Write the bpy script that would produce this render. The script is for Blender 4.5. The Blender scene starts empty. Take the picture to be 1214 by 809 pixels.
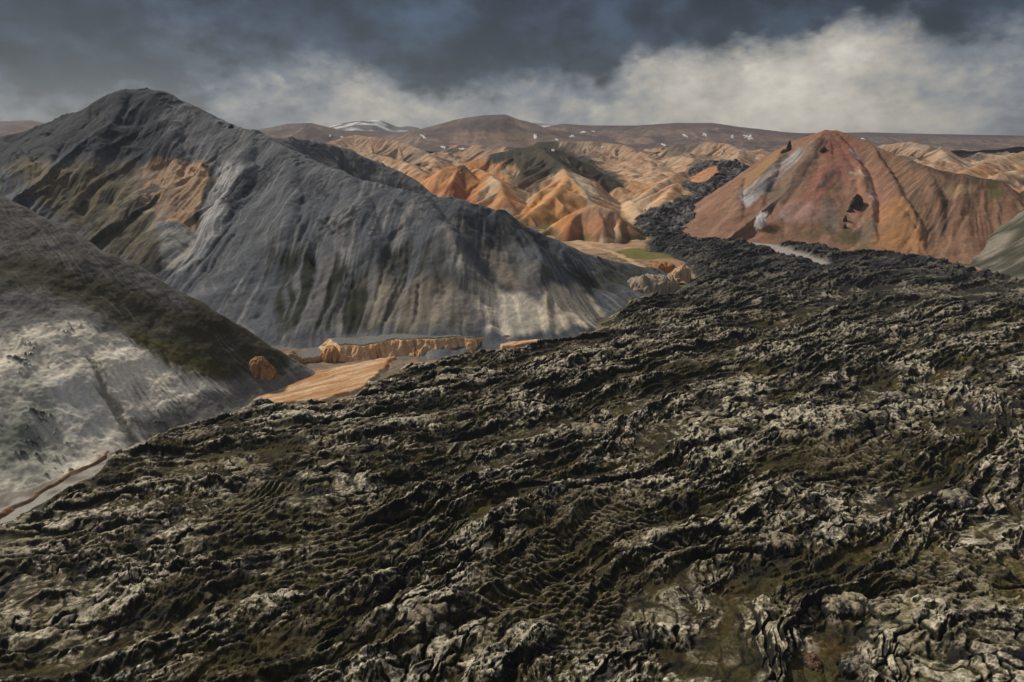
import bpy, math, time
import numpy as np
T0 = time.time()
Q = 1.0            # mesh density factor
R = math.radians
scene = bpy.context.scene
col = scene.collection
f32 = np.float32

# ------------------------------------------------------------------ camera geometry
CH = 150.0                       # drone height above the near lava
FPX = 820.0                      # focal length in photo pixels (1214 wide)
PITCH = math.atan((404.5 - 180.0) / FPX)
cp, sp = math.cos(PITCH), math.sin(PITCH)

def ray(px, py):
    a = (px - 607.0) / FPX; b = -(py - 404.5) / FPX
    return a, cp + b * sp, -sp + b * cp          # dx, dy, dz (unnormalised)

def W(px, py, D):
    """survey: the point seen in the photograph at px,py standing D metres north of the drone"""
    dx, dy, dz = ray(px, py); t = D / dy
    return (dx * t, D, CH + dz * t)

# ------------------------------------------------------------------ noise
def _h(ix, iy, seed):
    n = ix.astype(np.uint32) * np.uint32(374761393) + iy.astype(np.uint32) * np.uint32(668265263) + np.uint32((seed * 2654435761) & 0xffffffff)
    n = (n ^ (n >> np.uint32(13))) * np.uint32(1274126177)
    n = (n ^ (n >> np.uint32(16))) * np.uint32(2246822519)
    return n ^ (n >> np.uint32(15))

_A = np.arange(256) * (2 * math.pi / 256)
GX, GY = np.cos(_A).astype(f32), np.sin(_A).astype(f32)

def perlin(x, y, seed=0):
    x = np.asarray(x, f32); y = np.asarray(y, f32)
    x, y = np.broadcast_arrays(x, y)
    xi = np.floor(x).astype(np.int32); yi = np.floor(y).astype(np.int32)
    fx = x - xi; fy = y - yi
    u = fx * fx * fx * (fx * (fx * 6 - 15) + 10); v = fy * fy * fy * (fy * (fy * 6 - 15) + 10)
    def g(i, j):
        k = (_h(xi + i, yi + j, seed) & np.uint32(255)).astype(np.int32)
        return GX[k] * (fx - i) + GY[k] * (fy - j)
    a = g(0, 0); b = g(1, 0); a = a + u * (b - a)
    c = g(0, 1); d = g(1, 1); c = c + u * (d - c)
    return (a + v * (c - a)) * f32(1.45)

def fbm(x, y, octv=4, seed=0, gain=0.5, lac=2.03):
    s = 0; a = 1.0; n = 0
    for i in range(octv):
        s = s + a * perlin(x, y, seed + i * 17); n += a
        a *= gain; x = x * lac + 13.7; y = y * lac - 7.3
    return s / n

def ridged(x, y, octv=4, seed=0, gain=0.5, lac=2.03):
    s = 0; a = 1.0; n = 0
    for i in range(octv):
        r = 1 - np.abs(perlin(x, y, seed + i * 31)); s = s + a * r * r; n += a
        a *= gain; x = x * lac + 3.1; y = y * lac + 9.2
    return s / n

def worley(x, y, seed=0, jit=0.9):
    xi = np.floor(x).astype(np.int32); yi = np.floor(y).astype(np.int32)
    f1 = np.full(x.shape, 9, f32); f2 = np.full(x.shape, 9, f32); cid = np.zeros(x.shape, f32)
    for i in (-1, 0, 1):
        for j in (-1, 0, 1):
            h = _h(xi + i, yi + j, seed)
            ox = ((h & np.uint32(1023)).astype(f32) / 1023 - .5) * jit + .5
            oy = (((h >> np.uint32(10)) & np.uint32(1023)).astype(f32) / 1023 - .5) * jit + .5
            rv = ((h >> np.uint32(20)) & np.uint32(1023)).astype(f32) / 1023
            d = np.hypot(xi + i + ox - x, yi + j + oy - y).astype(f32)
            m = d < f1
            f2 = np.where(m, f1, np.minimum(f2, d)); cid = np.where(m, rv, cid); f1 = np.where(m, d, f1)
    return f1, f2, cid

def sst(a, b, x):
    t = np.clip((x - a) / (b - a), 0, 1); return t * t * (3 - 2 * t)

def mixc(c, k, m):
    m = np.asarray(m, f32)[..., None]; return c * (1 - m) + np.asarray(k, f32) * m

# ------------------------------------------------------------------ ridge-line terrain
def tent(X, Y, lines, want=False):
    """height of the highest of many tapering ridges; also the fall-line coordinates u (along the crest) and d (down the slope)"""
    X = np.asarray(X, f32); Y = np.asarray(Y, f32)
    z = np.full(X.shape, -1e4, f32); u = np.zeros(X.shape, f32); dd = np.zeros(X.shape, f32)
    for li, L in enumerate(lines):
        P = L['p']; r = L.get('r', 4.0); sL, sR = L['s'] if isinstance(L['s'], tuple) else (L['s'], L['s']); H = L.get('H', 0)
        dmin = np.full(X.shape, 1e9, f32); zz = np.zeros(X.shape, f32); uu = np.zeros(X.shape, f32); side = np.zeros(X.shape, f32)
        s0 = 0.0
        for (a, b) in zip(P[:-1], P[1:]):
            ex, ey = b[0] - a[0], b[1] - a[1]; l2 = ex * ex + ey * ey; ln = math.sqrt(l2)
            t = np.clip(((X - a[0]) * ex + (Y - a[1]) * ey) / l2, 0, 1)
            qx = X - (a[0] + ex * t); qy = Y - (a[1] + ey * t)
            d = np.hypot(qx, qy); m = d < dmin
            cr = ex * qy - ey * qx
            dmin = np.where(m, d, dmin); zz = np.where(m, a[2] + (b[2] - a[2]) * t, zz)
            side = np.where(m, cr, side)
            if want: uu = np.where(m, s0 + ln * t + 45 * np.arctan2(qy, qx), uu)
            s0 += ln
        s = np.where(side > 0, sL, sR).astype(f32)
        drop = s * (np.sqrt(dmin * dmin + r * r) - r)
        if H: drop = H * (1 - np.exp(-drop / H))
        zz = zz - drop
        m = zz > z
        z = np.where(m, zz, z)
        if want: u = np.where(m, uu + li * 517.3, u); dd = np.where(m, dmin, dd)
    return (z, u, dd) if want else z

TS = np.concatenate([np.arange(150, 2600, 1.5), np.arange(2600, 9000, 6)]).astype(f32)
def hit(px, py, hf):
    dx, dy, dz = ray(px, py)
    x = dx * TS; y = dy * TS; z = CH + dz * TS
    k = np.nonzero(z < hf(x, y))[0]
    i = k[0] if len(k) else len(TS) - 1
    return (float(x[i]), float(y[i]), float(z[i]))

def spur(pts, hf, prom, s, r=3.0, H=0):
    P = []
    n = len(pts)
    for i, q in enumerate(pts):
        x, y, z = hit(q[0], q[1], hf); w = math.sin(math.pi * (0.12 + 0.8 * i / (n - 1)))
        P.append((x, y, z + prom * w))
    return dict(p=P, s=s, r=r, H=H)

def side_spurs(line, seed, step=60, length=(60, 160), fall=0.36, s=0.85, r=1.2, drop=2, ang=(50, 80), sides=(1, -1)):
    """short spurs branching from a crest"""
    rng = np.random.RandomState(seed); out = []
    P = line['p']
    for a, b in zip(P[:-1], P[1:]):
        ex, ey = b[0] - a[0], b[1] - a[1]; ln = math.hypot(ex, ey)
        for k in range(max(1, int(ln / step))):
            for sd in sides:
                t = (k + rng.rand()) / max(1, int(ln / step)); th = R(rng.uniform(*ang)) * sd
                if b[2] > a[2]: th = math.pi - th
                dx = (ex * math.cos(th) - ey * math.sin(th)) / ln; dy = (ex * math.sin(th) + ey * math.cos(th)) / ln
                L = rng.uniform(*length); x, y, z = a[0] + ex * t, a[1] + ey * t, a[2] + (b[2] - a[2]) * t - drop
                bend = rng.uniform(-.25, .25)
                m = (x + dx * L * .5, y + dy * L * .5, z - fall * L * .5)
                e = (m[0] + (dx - dy * bend) * L * .5, m[1] + (dy + dx * bend) * L * .5, m[2] - fall * 1.1 * L * .5)
                out.append(dict(p=[(x, y, z), m, e], s=s, r=r, H=line.get('H', 0)))
    return out

def polymask(pts, X, Y, soft):
    """1 inside the outline, fading over soft metres"""
    n = len(pts); dm = np.full(X.shape, 1e9, f32); ins = np.zeros(X.shape, bool)
    for i in range(n):
        ax, ay = pts[i][:2]; bx, by = pts[(i + 1) % n][:2]
        ex, ey = bx - ax, by - ay
        t = np.clip(((X - ax) * ex + (Y - ay) * ey) / (ex * ex + ey * ey + 1e-9), 0, 1)
        dm = np.minimum(dm, np.hypot(X - ax - ex * t, Y - ay - ey * t))
        c = ((ay > Y) != (by > Y)) & (X < ex * (Y - ay) / (ey + (1e-9 if ey >= 0 else -1e-9)) + ax)
        ins ^= c
    return sst(-soft, soft, np.where(ins, dm, -dm))

def linemask(pts, X, Y, w, soft):
    dm = np.full(X.shape, 1e9, f32)
    for a, b in zip(pts[:-1], pts[1:]):
        ex, ey = b[0] - a[0], b[1] - a[1]
        t = np.clip(((X - a[0]) * ex + (Y - a[1]) * ey) / (ex * ex + ey * ey + 1e-9), 0, 1)
        dm = np.minimum(dm, np.hypot(X - a[0] - ex * t, Y - a[1] - ey * t))
    return 1 - sst(w - soft, w + soft, dm)

def apron(Z, gz, k):
    """lets a slope run out softly onto the valley floor and dip under it beyond"""
    e = np.maximum((Z - gz) / k, -12)
    return np.where(e < -2.5, gz - 7, gz + k * np.logaddexp(0, e) - k * .9 * np.exp(-.5 * np.maximum(e + 2, 0)))

# ------------------------------------------------------------------ materials
class NT:
    def __init__(s, tree): s.t = tree; s.n = tree.nodes; s.l = tree.links; s.n.clear()
    def new(s, kind, **kw):
        n = s.n.new(kind)
        for k, v in kw.items(): setattr(n, k, v)
        return n
    def put(s, sock, v):
        if isinstance(v, bpy.types.NodeSocket): s.l.new(v, sock)
        else: sock.default_value = v
    def m(s, op, a, b=0.0, c=None, clamp=False):
        n = s.new('ShaderNodeMath', operation=op, use_clamp=clamp)
        s.put(n.inputs[0], a); s.put(n.inputs[1], b)
        if c is not None: s.put(n.inputs[2], c)
        return n.outputs[0]
    def mix(s, f, a, b, blend='MIX'):
        n = s.new('ShaderNodeMix', data_type='RGBA', blend_type=blend)
        s.put(n.inputs[0], f); s.put(n.inputs[6], a); s.put(n.inputs[7], b); return n.outputs[2]
    def noise(s, vec, scale, detail=4, rough=.55, dist=0.0, col=False):
        n = s.new('ShaderNodeTexNoise'); s.put(n.inputs['Vector'], vec)
        n.inputs['Scale'].default_value = scale; n.inputs['Detail'].default_value = detail
        n.inputs['Roughness'].default_value = rough; n.inputs['Distortion'].default_value = dist
        return n.outputs[1 if col else 0]
    def ramp(s, v, a, b, lo=0.0, hi=1.0, smooth=True):
        n = s.new('ShaderNodeMapRange', interpolation_type='SMOOTHSTEP' if smooth else 'LINEAR'); s.put(n.inputs[0], v)
        n.inputs[1].default_value = a; n.inputs[2].default_value = b; n.inputs[3].default_value = lo; n.inputs[4].default_value = hi
        return n.outputs[0]

def ground_mat(name, scale=0.6, var=0.35, bump=0.4, rough=0.95, bdist=0.3, tint=None):
    """earth material: the mineral colour laid down on the surface, broken up by grain noise and bump"""
    m = bpy.data.materials.new(name); m.use_nodes = True; k = NT(m.node_tree)
    out = k.new('ShaderNodeOutputMaterial'); b = k.new('ShaderNodeBsdfPrincipled')
    at = k.new('ShaderNodeAttribute', attribute_name='mineral')
    pos = k.new('ShaderNodeNewGeometry').outputs['Position']
    n1 = k.noise(pos, scale, 8, .7); n2 = k.noise(pos, scale * .13, 4, .6)
    v = k.m('ADD', k.ramp(n1, .25, .75, 1 - var, 1 + var, False), k.ramp(n2, .3, .7, -var * .35, var * .35, False))
    c = k.new('ShaderNodeVectorMath', operation='SCALE'); k.put(c.inputs[0], at.outputs['Color']); k.put(c.inputs['Scale'], v)
    k.put(b.inputs['Base Color'], c.outputs[0]); b.inputs['Roughness'].default_value = rough
    b.inputs['Specular IOR Level'].default_value = 0.15
    if bump:
        bp = k.new('ShaderNodeBump'); bp.inputs['Strength'].default_value = bump; bp.inputs['Distance'].default_value = bdist
        k.put(bp.inputs['Height'], n1); k.put(b.inputs['Normal'], bp.outputs[0])
    k.l.new(b.outputs[0], out.inputs[0]); return m

# ------------------------------------------------------------------ mesh building
def obj(name, V, F, mat, colr=None, smooth=True, parent=None):
    me = bpy.data.meshes.new(name); V = np.ascontiguousarray(V, f32); F = np.ascontiguousarray(F, np.int32)
    me.vertices.add(len(V)); me.vertices.foreach_set('co', V.ravel())
    k = F.shape[1]
    me.loops.add(F.size); me.loops.foreach_set('vertex_index', F.ravel())
    me.polygons.add(len(F)); me.polygons.foreach_set('loop_start', np.arange(0, F.size, k, dtype=np.int32))
    me.polygons.foreach_set('use_smooth', np.full(len(F), smooth))
    me.update(calc_edges=True)
    if colr is not None:
        a = me.attributes.new('mineral', 'FLOAT_COLOR', 'POINT')
        a.data.foreach_set('color', np.concatenate([np.clip(colr, .004, .9), np.ones((len(V), 1))], 1).astype(f32).ravel())
    me.materials.append(mat)
    o = bpy.data.objects.new(name, me); col.objects.link(o)
    if parent is not None: o.parent = parent
    return o

def gridobj(name, X, Y, Z, C, mat, keep=None):
    ny, nx = X.shape
    V = np.stack([X, Y, Z], -1).reshape(-1, 3)
    i = np.arange(ny * nx).reshape(ny, nx)
    F = np.stack([i[:-1, :-1], i[:-1, 1:], i[1:, 1:], i[1:, :-1]], -1).reshape(-1, 4)
    C = C.reshape(-1, 3)
    if keep is not None:
        kk = (keep[:-1, :-1] | keep[:-1, 1:] | keep[1:, 1:] | keep[1:, :-1]).ravel()
        F = F[kk]; used = np.zeros(ny * nx, bool); used[F.ravel()] = True
        mp = np.cumsum(used) - 1; V = V[used]; C = C[used]; F = mp[F]
    return obj(name, V, F, mat, C)

def tag(o, label, cat=None, group=None, kind=None):
    o['label'] = label
    if cat: o['category'] = cat
    if group: o['group'] = group
    if kind: o['kind'] = kind
    return o

def grid(x0, x1, y0, y1, res):
    res = res / Q
    x = np.linspace(x0, x1, int((x1 - x0) / res) + 2, dtype=f32); y = np.linspace(y0, y1, int((y1 - y0) / res) + 2, dtype=f32)
    return np.meshgrid(x, y)

def slope_of(X, Y, Z):
    gy = np.gradient(Z, axis=0) / (np.gradient(Y, axis=0) + 1e-6); gx = np.gradient(Z, axis=1) / (np.gradient(X, axis=1) + 1e-6)
    return np.hypot(gx, gy)

# ------------------------------------------------------------------ valley floor
def rise(x, y):
    d = np.asarray(y, f32)
    return 0.03 * np.maximum(d - 400, 0) * (1 - 0.15 * sst(1400, 4000, d))
def groundz(x, y): return rise(x, y) - 6

EARTH = ground_mat('scree_earth', .5, .30, .5)
FAR_EARTH = ground_mat('far_earth', .06, .22, .3, bdist=3)
LAVA_MAT = ground_mat('mossy_lava', 1.3, .42, .7, bdist=.35)

def rills(u, d, lam, seed, el=16):
    """branching V-shaped erosion rills running down the fall line, 0 on ribs, negative in rills"""
    w = .35 * perlin(u / lam * .7, d / (lam * 3), seed + 9)
    a = np.abs(perlin(u / lam + w, d / (lam * el), seed)); b = np.abs(perlin(u / (lam * .45) + w, d / (lam * .45 * el), seed + 1))
    return -((1 - a) ** 3 + .45 * (1 - b) ** 3)

def streaks(u, d, lam, seed, octv=4, el=14):
    return fbm(u / lam, d / (lam * el), octv, seed, .6)

# ================================================================== 1. blue-grey mountain
def build_blue_mountain():
    main = dict(p=[W(-260, 265, 900), W(-130, 215, 940), W(0, 164, 985), W(60, 146, 1000), W(110, 126, 1000), W(137, 112, 1000), W(152, 106, 1000), W(168, 106, 1000), W(190, 109, 990), W(215, 120, 975),
                   W(245, 133, 950), W(275, 150, 920), W(300, 155, 900), W(345, 178, 850), W(370, 192, 815), W(410, 207, 775), W(460, 222, 745), W(510, 233, 725), W(545, 236, 715),
                   W(590, 251, 715), W(640, 276, 735), W(690, 298, 765), W(735, 312, 795), W(775, 323, 822)], s=(.95, .66), r=7, H=420)
    back = dict(p=[W(318, 164, 925), W(345, 164, 965), W(400, 173, 1010), W(445, 192, 1000), W(480, 208, 985), W(515, 231, 960), W(540, 260, 930)], s=(.8, .80), r=5, H=400)
    far = dict(p=[W(137, 112, 1000), (-560, 1150, 190), (-640, 1350, 120)], s=.7, r=10)
    base = [main, back, far]
    hf = lambda x, y: np.maximum(tent(x, y, base), groundz(x, y))
    lines = list(base)
    lines += [spur([(505, 238), (530, 285), (558, 340), (582, 392)], hf, 13, .62, 5),
              spur([(592, 253), (630, 296), (670, 322), (708, 345)], hf, 9, .55, 6),
              spur([(640, 278), (668, 300), (700, 322)], hf, 4, .6, 4),
              spur([(300, 158), (292, 200), (268, 250), (238, 305)], hf, 9, .62, 8),
              spur([(420, 213), (440, 260), (452, 310), (462, 380)], hf, 7, .62, 8),
              spur([(350, 184), (352, 240), (362, 300), (372, 380)], hf, 5, .62, 10),
              spur([(150, 112), (120, 160), (100, 210), (85, 260)], hf, 8, .62, 8),
              spur([(190, 112), (205, 150), (215, 190), (205, 260)], hf, 6, .62, 9),
              spur([(0, 170), (35, 200), (50, 235)], hf, 14, .7, 3),
              spur([(60, 150), (62, 190), (80, 240)], hf, 7, .62, 6),
              spur([(455, 226), (490, 268), (515, 330), (520, 388)], hf, 5, .62, 6),
              ]
    X, Y = grid(-820, 290, 470, 1250, 1.3)
    wx = 9 * fbm(X / 60, Y / 60, 4, 5); wy = 9 * fbm(X / 60, Y / 60, 4, 9)
    Z = tent(X + wx, Y + wy, lines); _, U, D = tent(X + .7 * wx, Y + .7 * wy, base, True); U = U - .55 * D * (1 - sst(-220, -40, X))
    st = streaks(U, D, 15, 40, 5, 22); st2 = streaks(U, D, 4.2, 44, 4, 26); st3 = streaks(U, D, 55, 47, 3, 8)
    amp = sst(4, 60, D)
    Z = Z + amp * (1.0 * st + .4 * st2 + 3.2 * st3) + sst(8, 90, D) * 3.6 * rills(U, D, 19, 49) * sst(-.3, .3, fbm(X / 70, Y / 70, 3, 50)) + 2.2 * fbm(X / 25, Y / 25, 5, 3) + .7 * ridged(X / 7, Y / 7, 3, 4)
    # craggy rock on the crests
    cr = (1 - sst(4, 22, D)) * sst(.05, .5, fbm(X / 40, Y / 40, 3, 77))
    cg = sst(.12, .4, fbm(X / 45, Y / 45, 4, 79)) * sst(60, 130, Z); Z = Z + cg * 4.5 * (ridged(X / 14, Y / 14, 5, 80, .6) - .45)
    Z = Z + cr * 6 * (ridged(X / 12, Y / 12, 4, 78) - .35)
    gz = groundz(X, Y)
    # debris apron smoothing onto the valley floor
    k = 10.0
    Z = apron(Z, gz, k)
    fx, fy = X + 8 * fbm(X / 22, Y / 22, 4, 61) + 1.5 * wx, Y + 8 * fbm(X / 22, Y / 22, 4, 62) + 1.5 * wy
    def P(pts, soft=8, k=10):
        q = [hit(a, b, hf) for a, b in pts]
        return polymask(q, fx + k * st, fy + k * st2, soft)
    st, st2 = st * 1.5, st2 * 1.5; S = sst(-.35, .5, st); S2 = sst(-.3, .45, st2); S3 = sst(-.2, .4, st3)
    blot = fbm(X / 35, Y / 35, 5, 81)
    C = np.zeros(X.shape + (3,), f32) + np.array((.094, .104, .122), f32)
    C = mixc(C, (.26, .25, .24), .7 * S2 * S)
    C = mixc(C, (.066, .072, .083), .75 * sst(.0, .5, blot))
    C = mixc(C, (.05, .053, .06), .7 * sst(.15, .55, -st2) * sst(-.3, .3, st3))
    C = mixc(C, (.30, .28, .255), .75 * sst(.2, .55, st2) * sst(-.1, .4, fbm(X / 60, Y / 60, 3, 83)))
    # dark basalt cap and the shoulder beside it
    C = mixc(C, (.024, .030, .043), .95 * P([(-40, 170), (60, 140), (150, 100), (196, 105), (200, 150), (212, 190), (150, 188), (90, 192), (20, 205), (-60, 220)], 14))
    C = mixc(C, (.05, .048, .05), .5 * P([(20, 165), (140, 112), (160, 130), (110, 170), (60, 190)], 14) * S)
    C = mixc(C, (.15, .15, .155), .6 * P([(200, 125), (245, 140), (290, 170), (280, 205), (225, 180), (205, 150)], 14) * (.3 + .7 * S2))
    # olive and ochre beds under the cap
    C = mixc(C, (.105, .088, .052), .85 * P([(10, 205), (70, 200), (160, 192), (180, 255), (200, 312), (165, 325), (110, 285), (40, 240)], 10))
    C = mixc(C, (.19, .15, .085), .7 * P([(25, 205), (110, 200), (160, 196), (175, 250), (90, 245), (45, 225)], 10) * S)
    C = mixc(C, (.02, .02, .018), .8 * P([(10, 215), (160, 225), (195, 320), (165, 330), (60, 262)], 8) * sst(.1, .4, -st))
    C = mixc(C, (.46, .28, .155), .92 * P([(168, 196), (186, 189), (248, 192), (252, 212), (238, 240), (226, 275), (190, 262), (172, 240)], 5, 6) * (.45 + .55 * S2))
    C = mixc(C, (.47, .31, .19), .8 * P([(205, 200), (246, 196), (248, 212), (232, 240), (214, 232)], 6, 5))
    C = mixc(C, (.33, .27, .2), .6 * P([(150, 205), (185, 200), (200, 255), (215, 305), (200, 312), (180, 270)], 8) * S)
    C = mixc(C, (.018, .02, .024), .9 * P([(238, 192), (254, 196), (252, 215), (240, 240), (228, 272), (222, 272), (240, 225), (246, 206)], 2.5, 4))
    # pale slide
    C = mixc(C, (.48, .47, .46), .92 * P([(262, 196), (288, 200), (276, 238), (254, 282), (228, 322), (206, 330), (212, 300), (234, 262), (250, 222)], 6, 6) * (.25 + .75 * sst(-.25, .35, st2)))
    C = mixc(C, (.34, .32, .30), .85 * P([(192, 285), (212, 275), (220, 300), (206, 325), (190, 312)], 5))
    C = mixc(C, (.36, .345, .33), .75 * P([(395, 255), (412, 250), (418, 330), (408, 395), (396, 395), (400, 320)], 6, 6) * (.3 + .7 * S2))
    # grass gullies along the foot
    g = P([(325, 300), (362, 296), (420, 322), (520, 335), (552, 392), (470, 400), (392, 398), (320, 385)], 10)
    gu = fbm(U / 26, D / 400, 3, 88, .6); C = mixc(C, (.018, .023, .014), .96 * g * sst(-.30, -.12, gu + .4 * st + .25 * fbm(X / 60, Y / 60, 3, 85)))
    C = mixc(C, (.17, .16, .148), .6 * g * sst(.1, .4, -gu - .3 * st))
    C = mixc(C, (.034, .036, .028), .75 * P([(432, 300), (470, 292), (520, 300), (552, 345), (500, 340), (450, 330)], 10) * sst(-.3, .2, st))
    C = mixc(C, (.025, .029, .026), .8 * P([(505, 238), (560, 240), (620, 270), (680, 310), (700, 335), (660, 320), (600, 290), (540, 262)], 9) * sst(-.15, .3, st + .3 * blot))
    C = mixc(C, (.12, .11, .10), .8 * P([(545, 262), (600, 300), (660, 335), (640, 345), (590, 330), (560, 300)], 8) * (.4 + .6 * S))
    C = mixc(C, (.27, .235, .195), .85 * P([(440, 335), (520, 330), (560, 352), (578, 396), (500, 392), (450, 385)], 12) * (.35 + .65 * S))
    C = mixc(C, (.36, .33, .285), .85 * P([(520, 285), (540, 290), (600, 352), (612, 385), (570, 360), (540, 320)], 7) * (.4 + .6 * S2))
    C = mixc(C, (.25, .2, .15), .7 * P([(575, 292), (608, 312), (628, 350), (606, 345), (585, 318)], 7))
    # clay and sulphur ground at the foot
    C = mixc(C, (.74, .66, .53), .95 * P([(566, 352), (588, 342), (618, 352), (640, 372), (655, 395), (600, 402), (580, 400)], 6, 6) * (.5 + .5 * sst(-.25, .3, st2 + .6 * blot)))
    C = mixc(C, (.80, .67, .50), .95 * P([(636, 356), (655, 343), (690, 344), (722, 372), (706, 388), (660, 398), (632, 385)], 5, 6) * (.45 + .55 * sst(-.35, .2, st2 + .6 * blot)))
    C = mixc(C, (.03, .032, .026), .6 * P([(560, 348), (650, 350), (650, 400), (580, 404)], 6) * sst(.34, .5, blot + .5 * st2))
    # green foot toward the gully
    C = mixc(C, (.062, .06, .026), .85 * P([(715, 318), (776, 322), (752, 340), (722, 352), (706, 350), (690, 336)], 6) * (.5 + .5 * S))
    C = mixc(C, (.03, .033, .02), .8 * P([(690, 318), (712, 340), (722, 354), (700, 348), (672, 326)], 6))
    C = mixc(C, (.16, .155, .15), .7 * P([(640, 280), (700, 302), (740, 318), (712, 330), (690, 315)], 7) * sst(-.2, .3, st2))
    # back ridge, paler
    C = mixc(C, (.17, .168, .165), .75 * polymask([back['p'][0], back['p'][1], back['p'][2], back['p'][3], back['p'][4], back['p'][5], (-60, 880), (-200, 900)], fx, fy, 8) * (.4 + .6 * S2))
    # rocks
    rk = sst(.34, .5, ridged(X / 11, Y / 11, 4, 301) * .75 - .3 + fbm(X / 55, Y / 55, 3, 302) * .8)
    rk = rk * sst(35, 80, Z)
    C = mixc(C, (.03, .032, .037), .8 * rk)
    speckle = 1 + .34 * fbm(X / 3.6, Y / 3.6, 4, 303, .65)  # random scree speckle in the rock colour
    C = C * speckle[..., None]
    o = gridobj('mountain', X, Y, Z, C, EARTH, keep=Z > gz - 5)
    tag(o, 'tall blue-grey scree mountain with a dark summit and an ochre scar', 'mountain', kind='structure')
    return hf

# ================================================================== 2. near clay slope
def build_near_slope():
    ridge = dict(p=[W(-420, 90, 560), W(-200, 130, 545), W(-60, 192, 525), W(0, 226, 505), W(50, 259, 490), W(100, 290, 480), W(150, 316, 474), W(200, 340, 470), W(265, 371, 468), W(292, 386, 468), W(322, 418, 465)], s=(.75, .50), r=5, H=300)
    A = np.array(ridge['p']); xa, xb = A[0, 0], A[-1, 0]
    fy_, fz_ = np.polyfit(A[:, 0], A[:, 1], 3), np.polyfit(A[:, 0], A[:, 2], 4)
    dfz = float(np.polyval(np.polyder(fz_), xb)); dfy = float(np.polyval(np.polyder(fy_), xb))
    def crest(x, y):
        xc = np.clip(x, xa, xb); ex = np.maximum(x - xb, 0)
        d = (y - np.polyval(fy_, xc) - dfy * ex)
        return (np.polyval(fz_, xc) + min(dfz, -.5) * ex).astype(f32), d.astype(f32)
    def shape(x, y):
        z, d = crest(np.asarray(x, f32), np.asarray(y, f32)); sl = np.where(d > 0, .75, .50 - .05 * sst(-170, -260, np.asarray(x, f32)))
        return z - 300 * (1 - np.exp(-sl * (np.sqrt(d * d + 25) - 5) / 300)), np.abs(d)
    hf = lambda x, y: np.maximum(shape(x, y)[0], groundz(x, y))
    X, Y = grid(-640, -95, 160, 580, .62)
    wx = 8 * fbm(X / 55, Y / 55, 5, 105); wy = 8 * fbm(X / 55, Y / 55, 5, 109)
    Z, D = shape(X + wx, Y + wy); U = X + .7 * wx - 2.0 * D
    st = streaks(U, D, 11, 140, 5); st2 = streaks(U, D, 3.2, 144, 4)
    Z = Z + sst(3, 40, D) * (.6 * st + .2 * st2) + 5 * fbm(X / 60, Y / 60, 3, 150) * sst(10, 60, D) + 1.5 * fbm(X / 16, Y / 16, 5, 103) + .35 * ridged(X / 3.5, Y / 3.5, 3, 104)
    gz = groundz(X, Y); Z = apron(Z, gz, 3.5)
    fx, fy = X + 6 * fbm(X / 18, Y / 18, 4, 161) + wx, Y + 6 * fbm(X / 18, Y / 18, 4, 162) + wy
    def P(pts, soft=5, k=5):
        return polymask([hit(a, b, hf) for a, b in pts], fx + 1.6 * k * st, fy + 1.6 * k * st2, soft * .6)
    S = sst(-.35, .45, st); S2 = sst(-.3, .45, st2); blot = fbm(X / 22, Y / 22, 5, 181)
    C = np.zeros(X.shape + (3,), f32) + np.array((.17, .162, .153), f32)
    C = mixc(C, (.27, .255, .23), .6 * S2 * S)
    C = mixc(C, (.055, .05, .045), .8 * P([(-80, 180), (0, 224), (120, 300), (250, 362), (330, 400), (300, 415), (180, 372), (60, 320), (-60, 270)], 8) * (.4 + .6 * (1 - S2)))
    C = mixc(C, (.05, .045, .026), .93 * P([(-40, 300), (30, 300), (110, 330), (215, 372), (300, 393), (345, 425), (338, 448), (270, 452), (190, 425), (120, 372), (40, 345), (-40, 350)], 9) * sst(-.45, .1, st2 + blot * .6 + .25))
    C = mixc(C, (.095, .085, .03), .85 * P([(150, 395), (200, 405), (270, 440), (262, 452), (210, 436), (165, 418)], 5))
    C = mixc(C, (.15, .085, .045), .5 * P([(20, 398), (60, 392), (75, 405), (40, 412)], 4))
    # white clay face
    w = P([(-60, 420), (20, 400), (90, 385), (160, 412), (230, 445), (275, 462), (250, 478), (205, 500), (150, 530), (60, 580), (-20, 640), (-80, 640)], 7)
    C = mixc(C, (.74, .675, .56), .94 * w * sst(-.6, .1, st2 * .7 + blot + .25))
    C = mixc(C, (.84, .76, .63), .96 * P([(100, 415), (160, 415), (230, 448), (262, 462), (240, 472), (190, 480), (170, 490), (130, 455)], 5) * sst(-.4, .15, st2 * .5 + blot + .15))
    C = mixc(C, (.68, .66, .61), .85 * P([(60, 450), (110, 460), (130, 520), (90, 520), (60, 490)], 5) * sst(-.35, .2, st2 + blot))
    C = mixc(C, (.33, .345, .295), .65 * P([(-60, 455), (40, 440), (70, 480), (90, 540), (40, 590), (-40, 620)], 9) * sst(-.4, .3, blot + .2))
    C = mixc(C, (.10, .12, .10), .7 * P([(-60, 500), (40, 490), (60, 530), (30, 560), (-60, 590)], 8) * sst(-.1, .3, blot))
    C = mixc(C, (.16, .15, .14), .85 * P([(180, 512), (150, 500), (215, 470), (300, 460), (335, 455), (280, 478), (210, 508), (160, 535)], 4))
    # dark boulders and cracks in the clay
    rk = sst(.52, .60, fbm(X / 5, Y / 5, 3, 401, .7) * .8 + fbm(X / 26, Y / 26, 3, 402) * .9 + .06) * w
    C = mixc(C, (.045, .046, .05), .9 * rk); Z = Z + rk * 2.2 * ridged(X / 3, Y / 3, 4, 405) + .8 * w * (ridged(X / 9, Y / 9, 5, 406, .6) - .5)
    cut = P([(95, 425), (108, 432), (140, 482), (190, 540), (180, 540), (130, 492)], 1.6, 3)
    C = mixc(C, (.05, .045, .035), .6 * cut); Z = Z - 1.5 * cut
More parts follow.
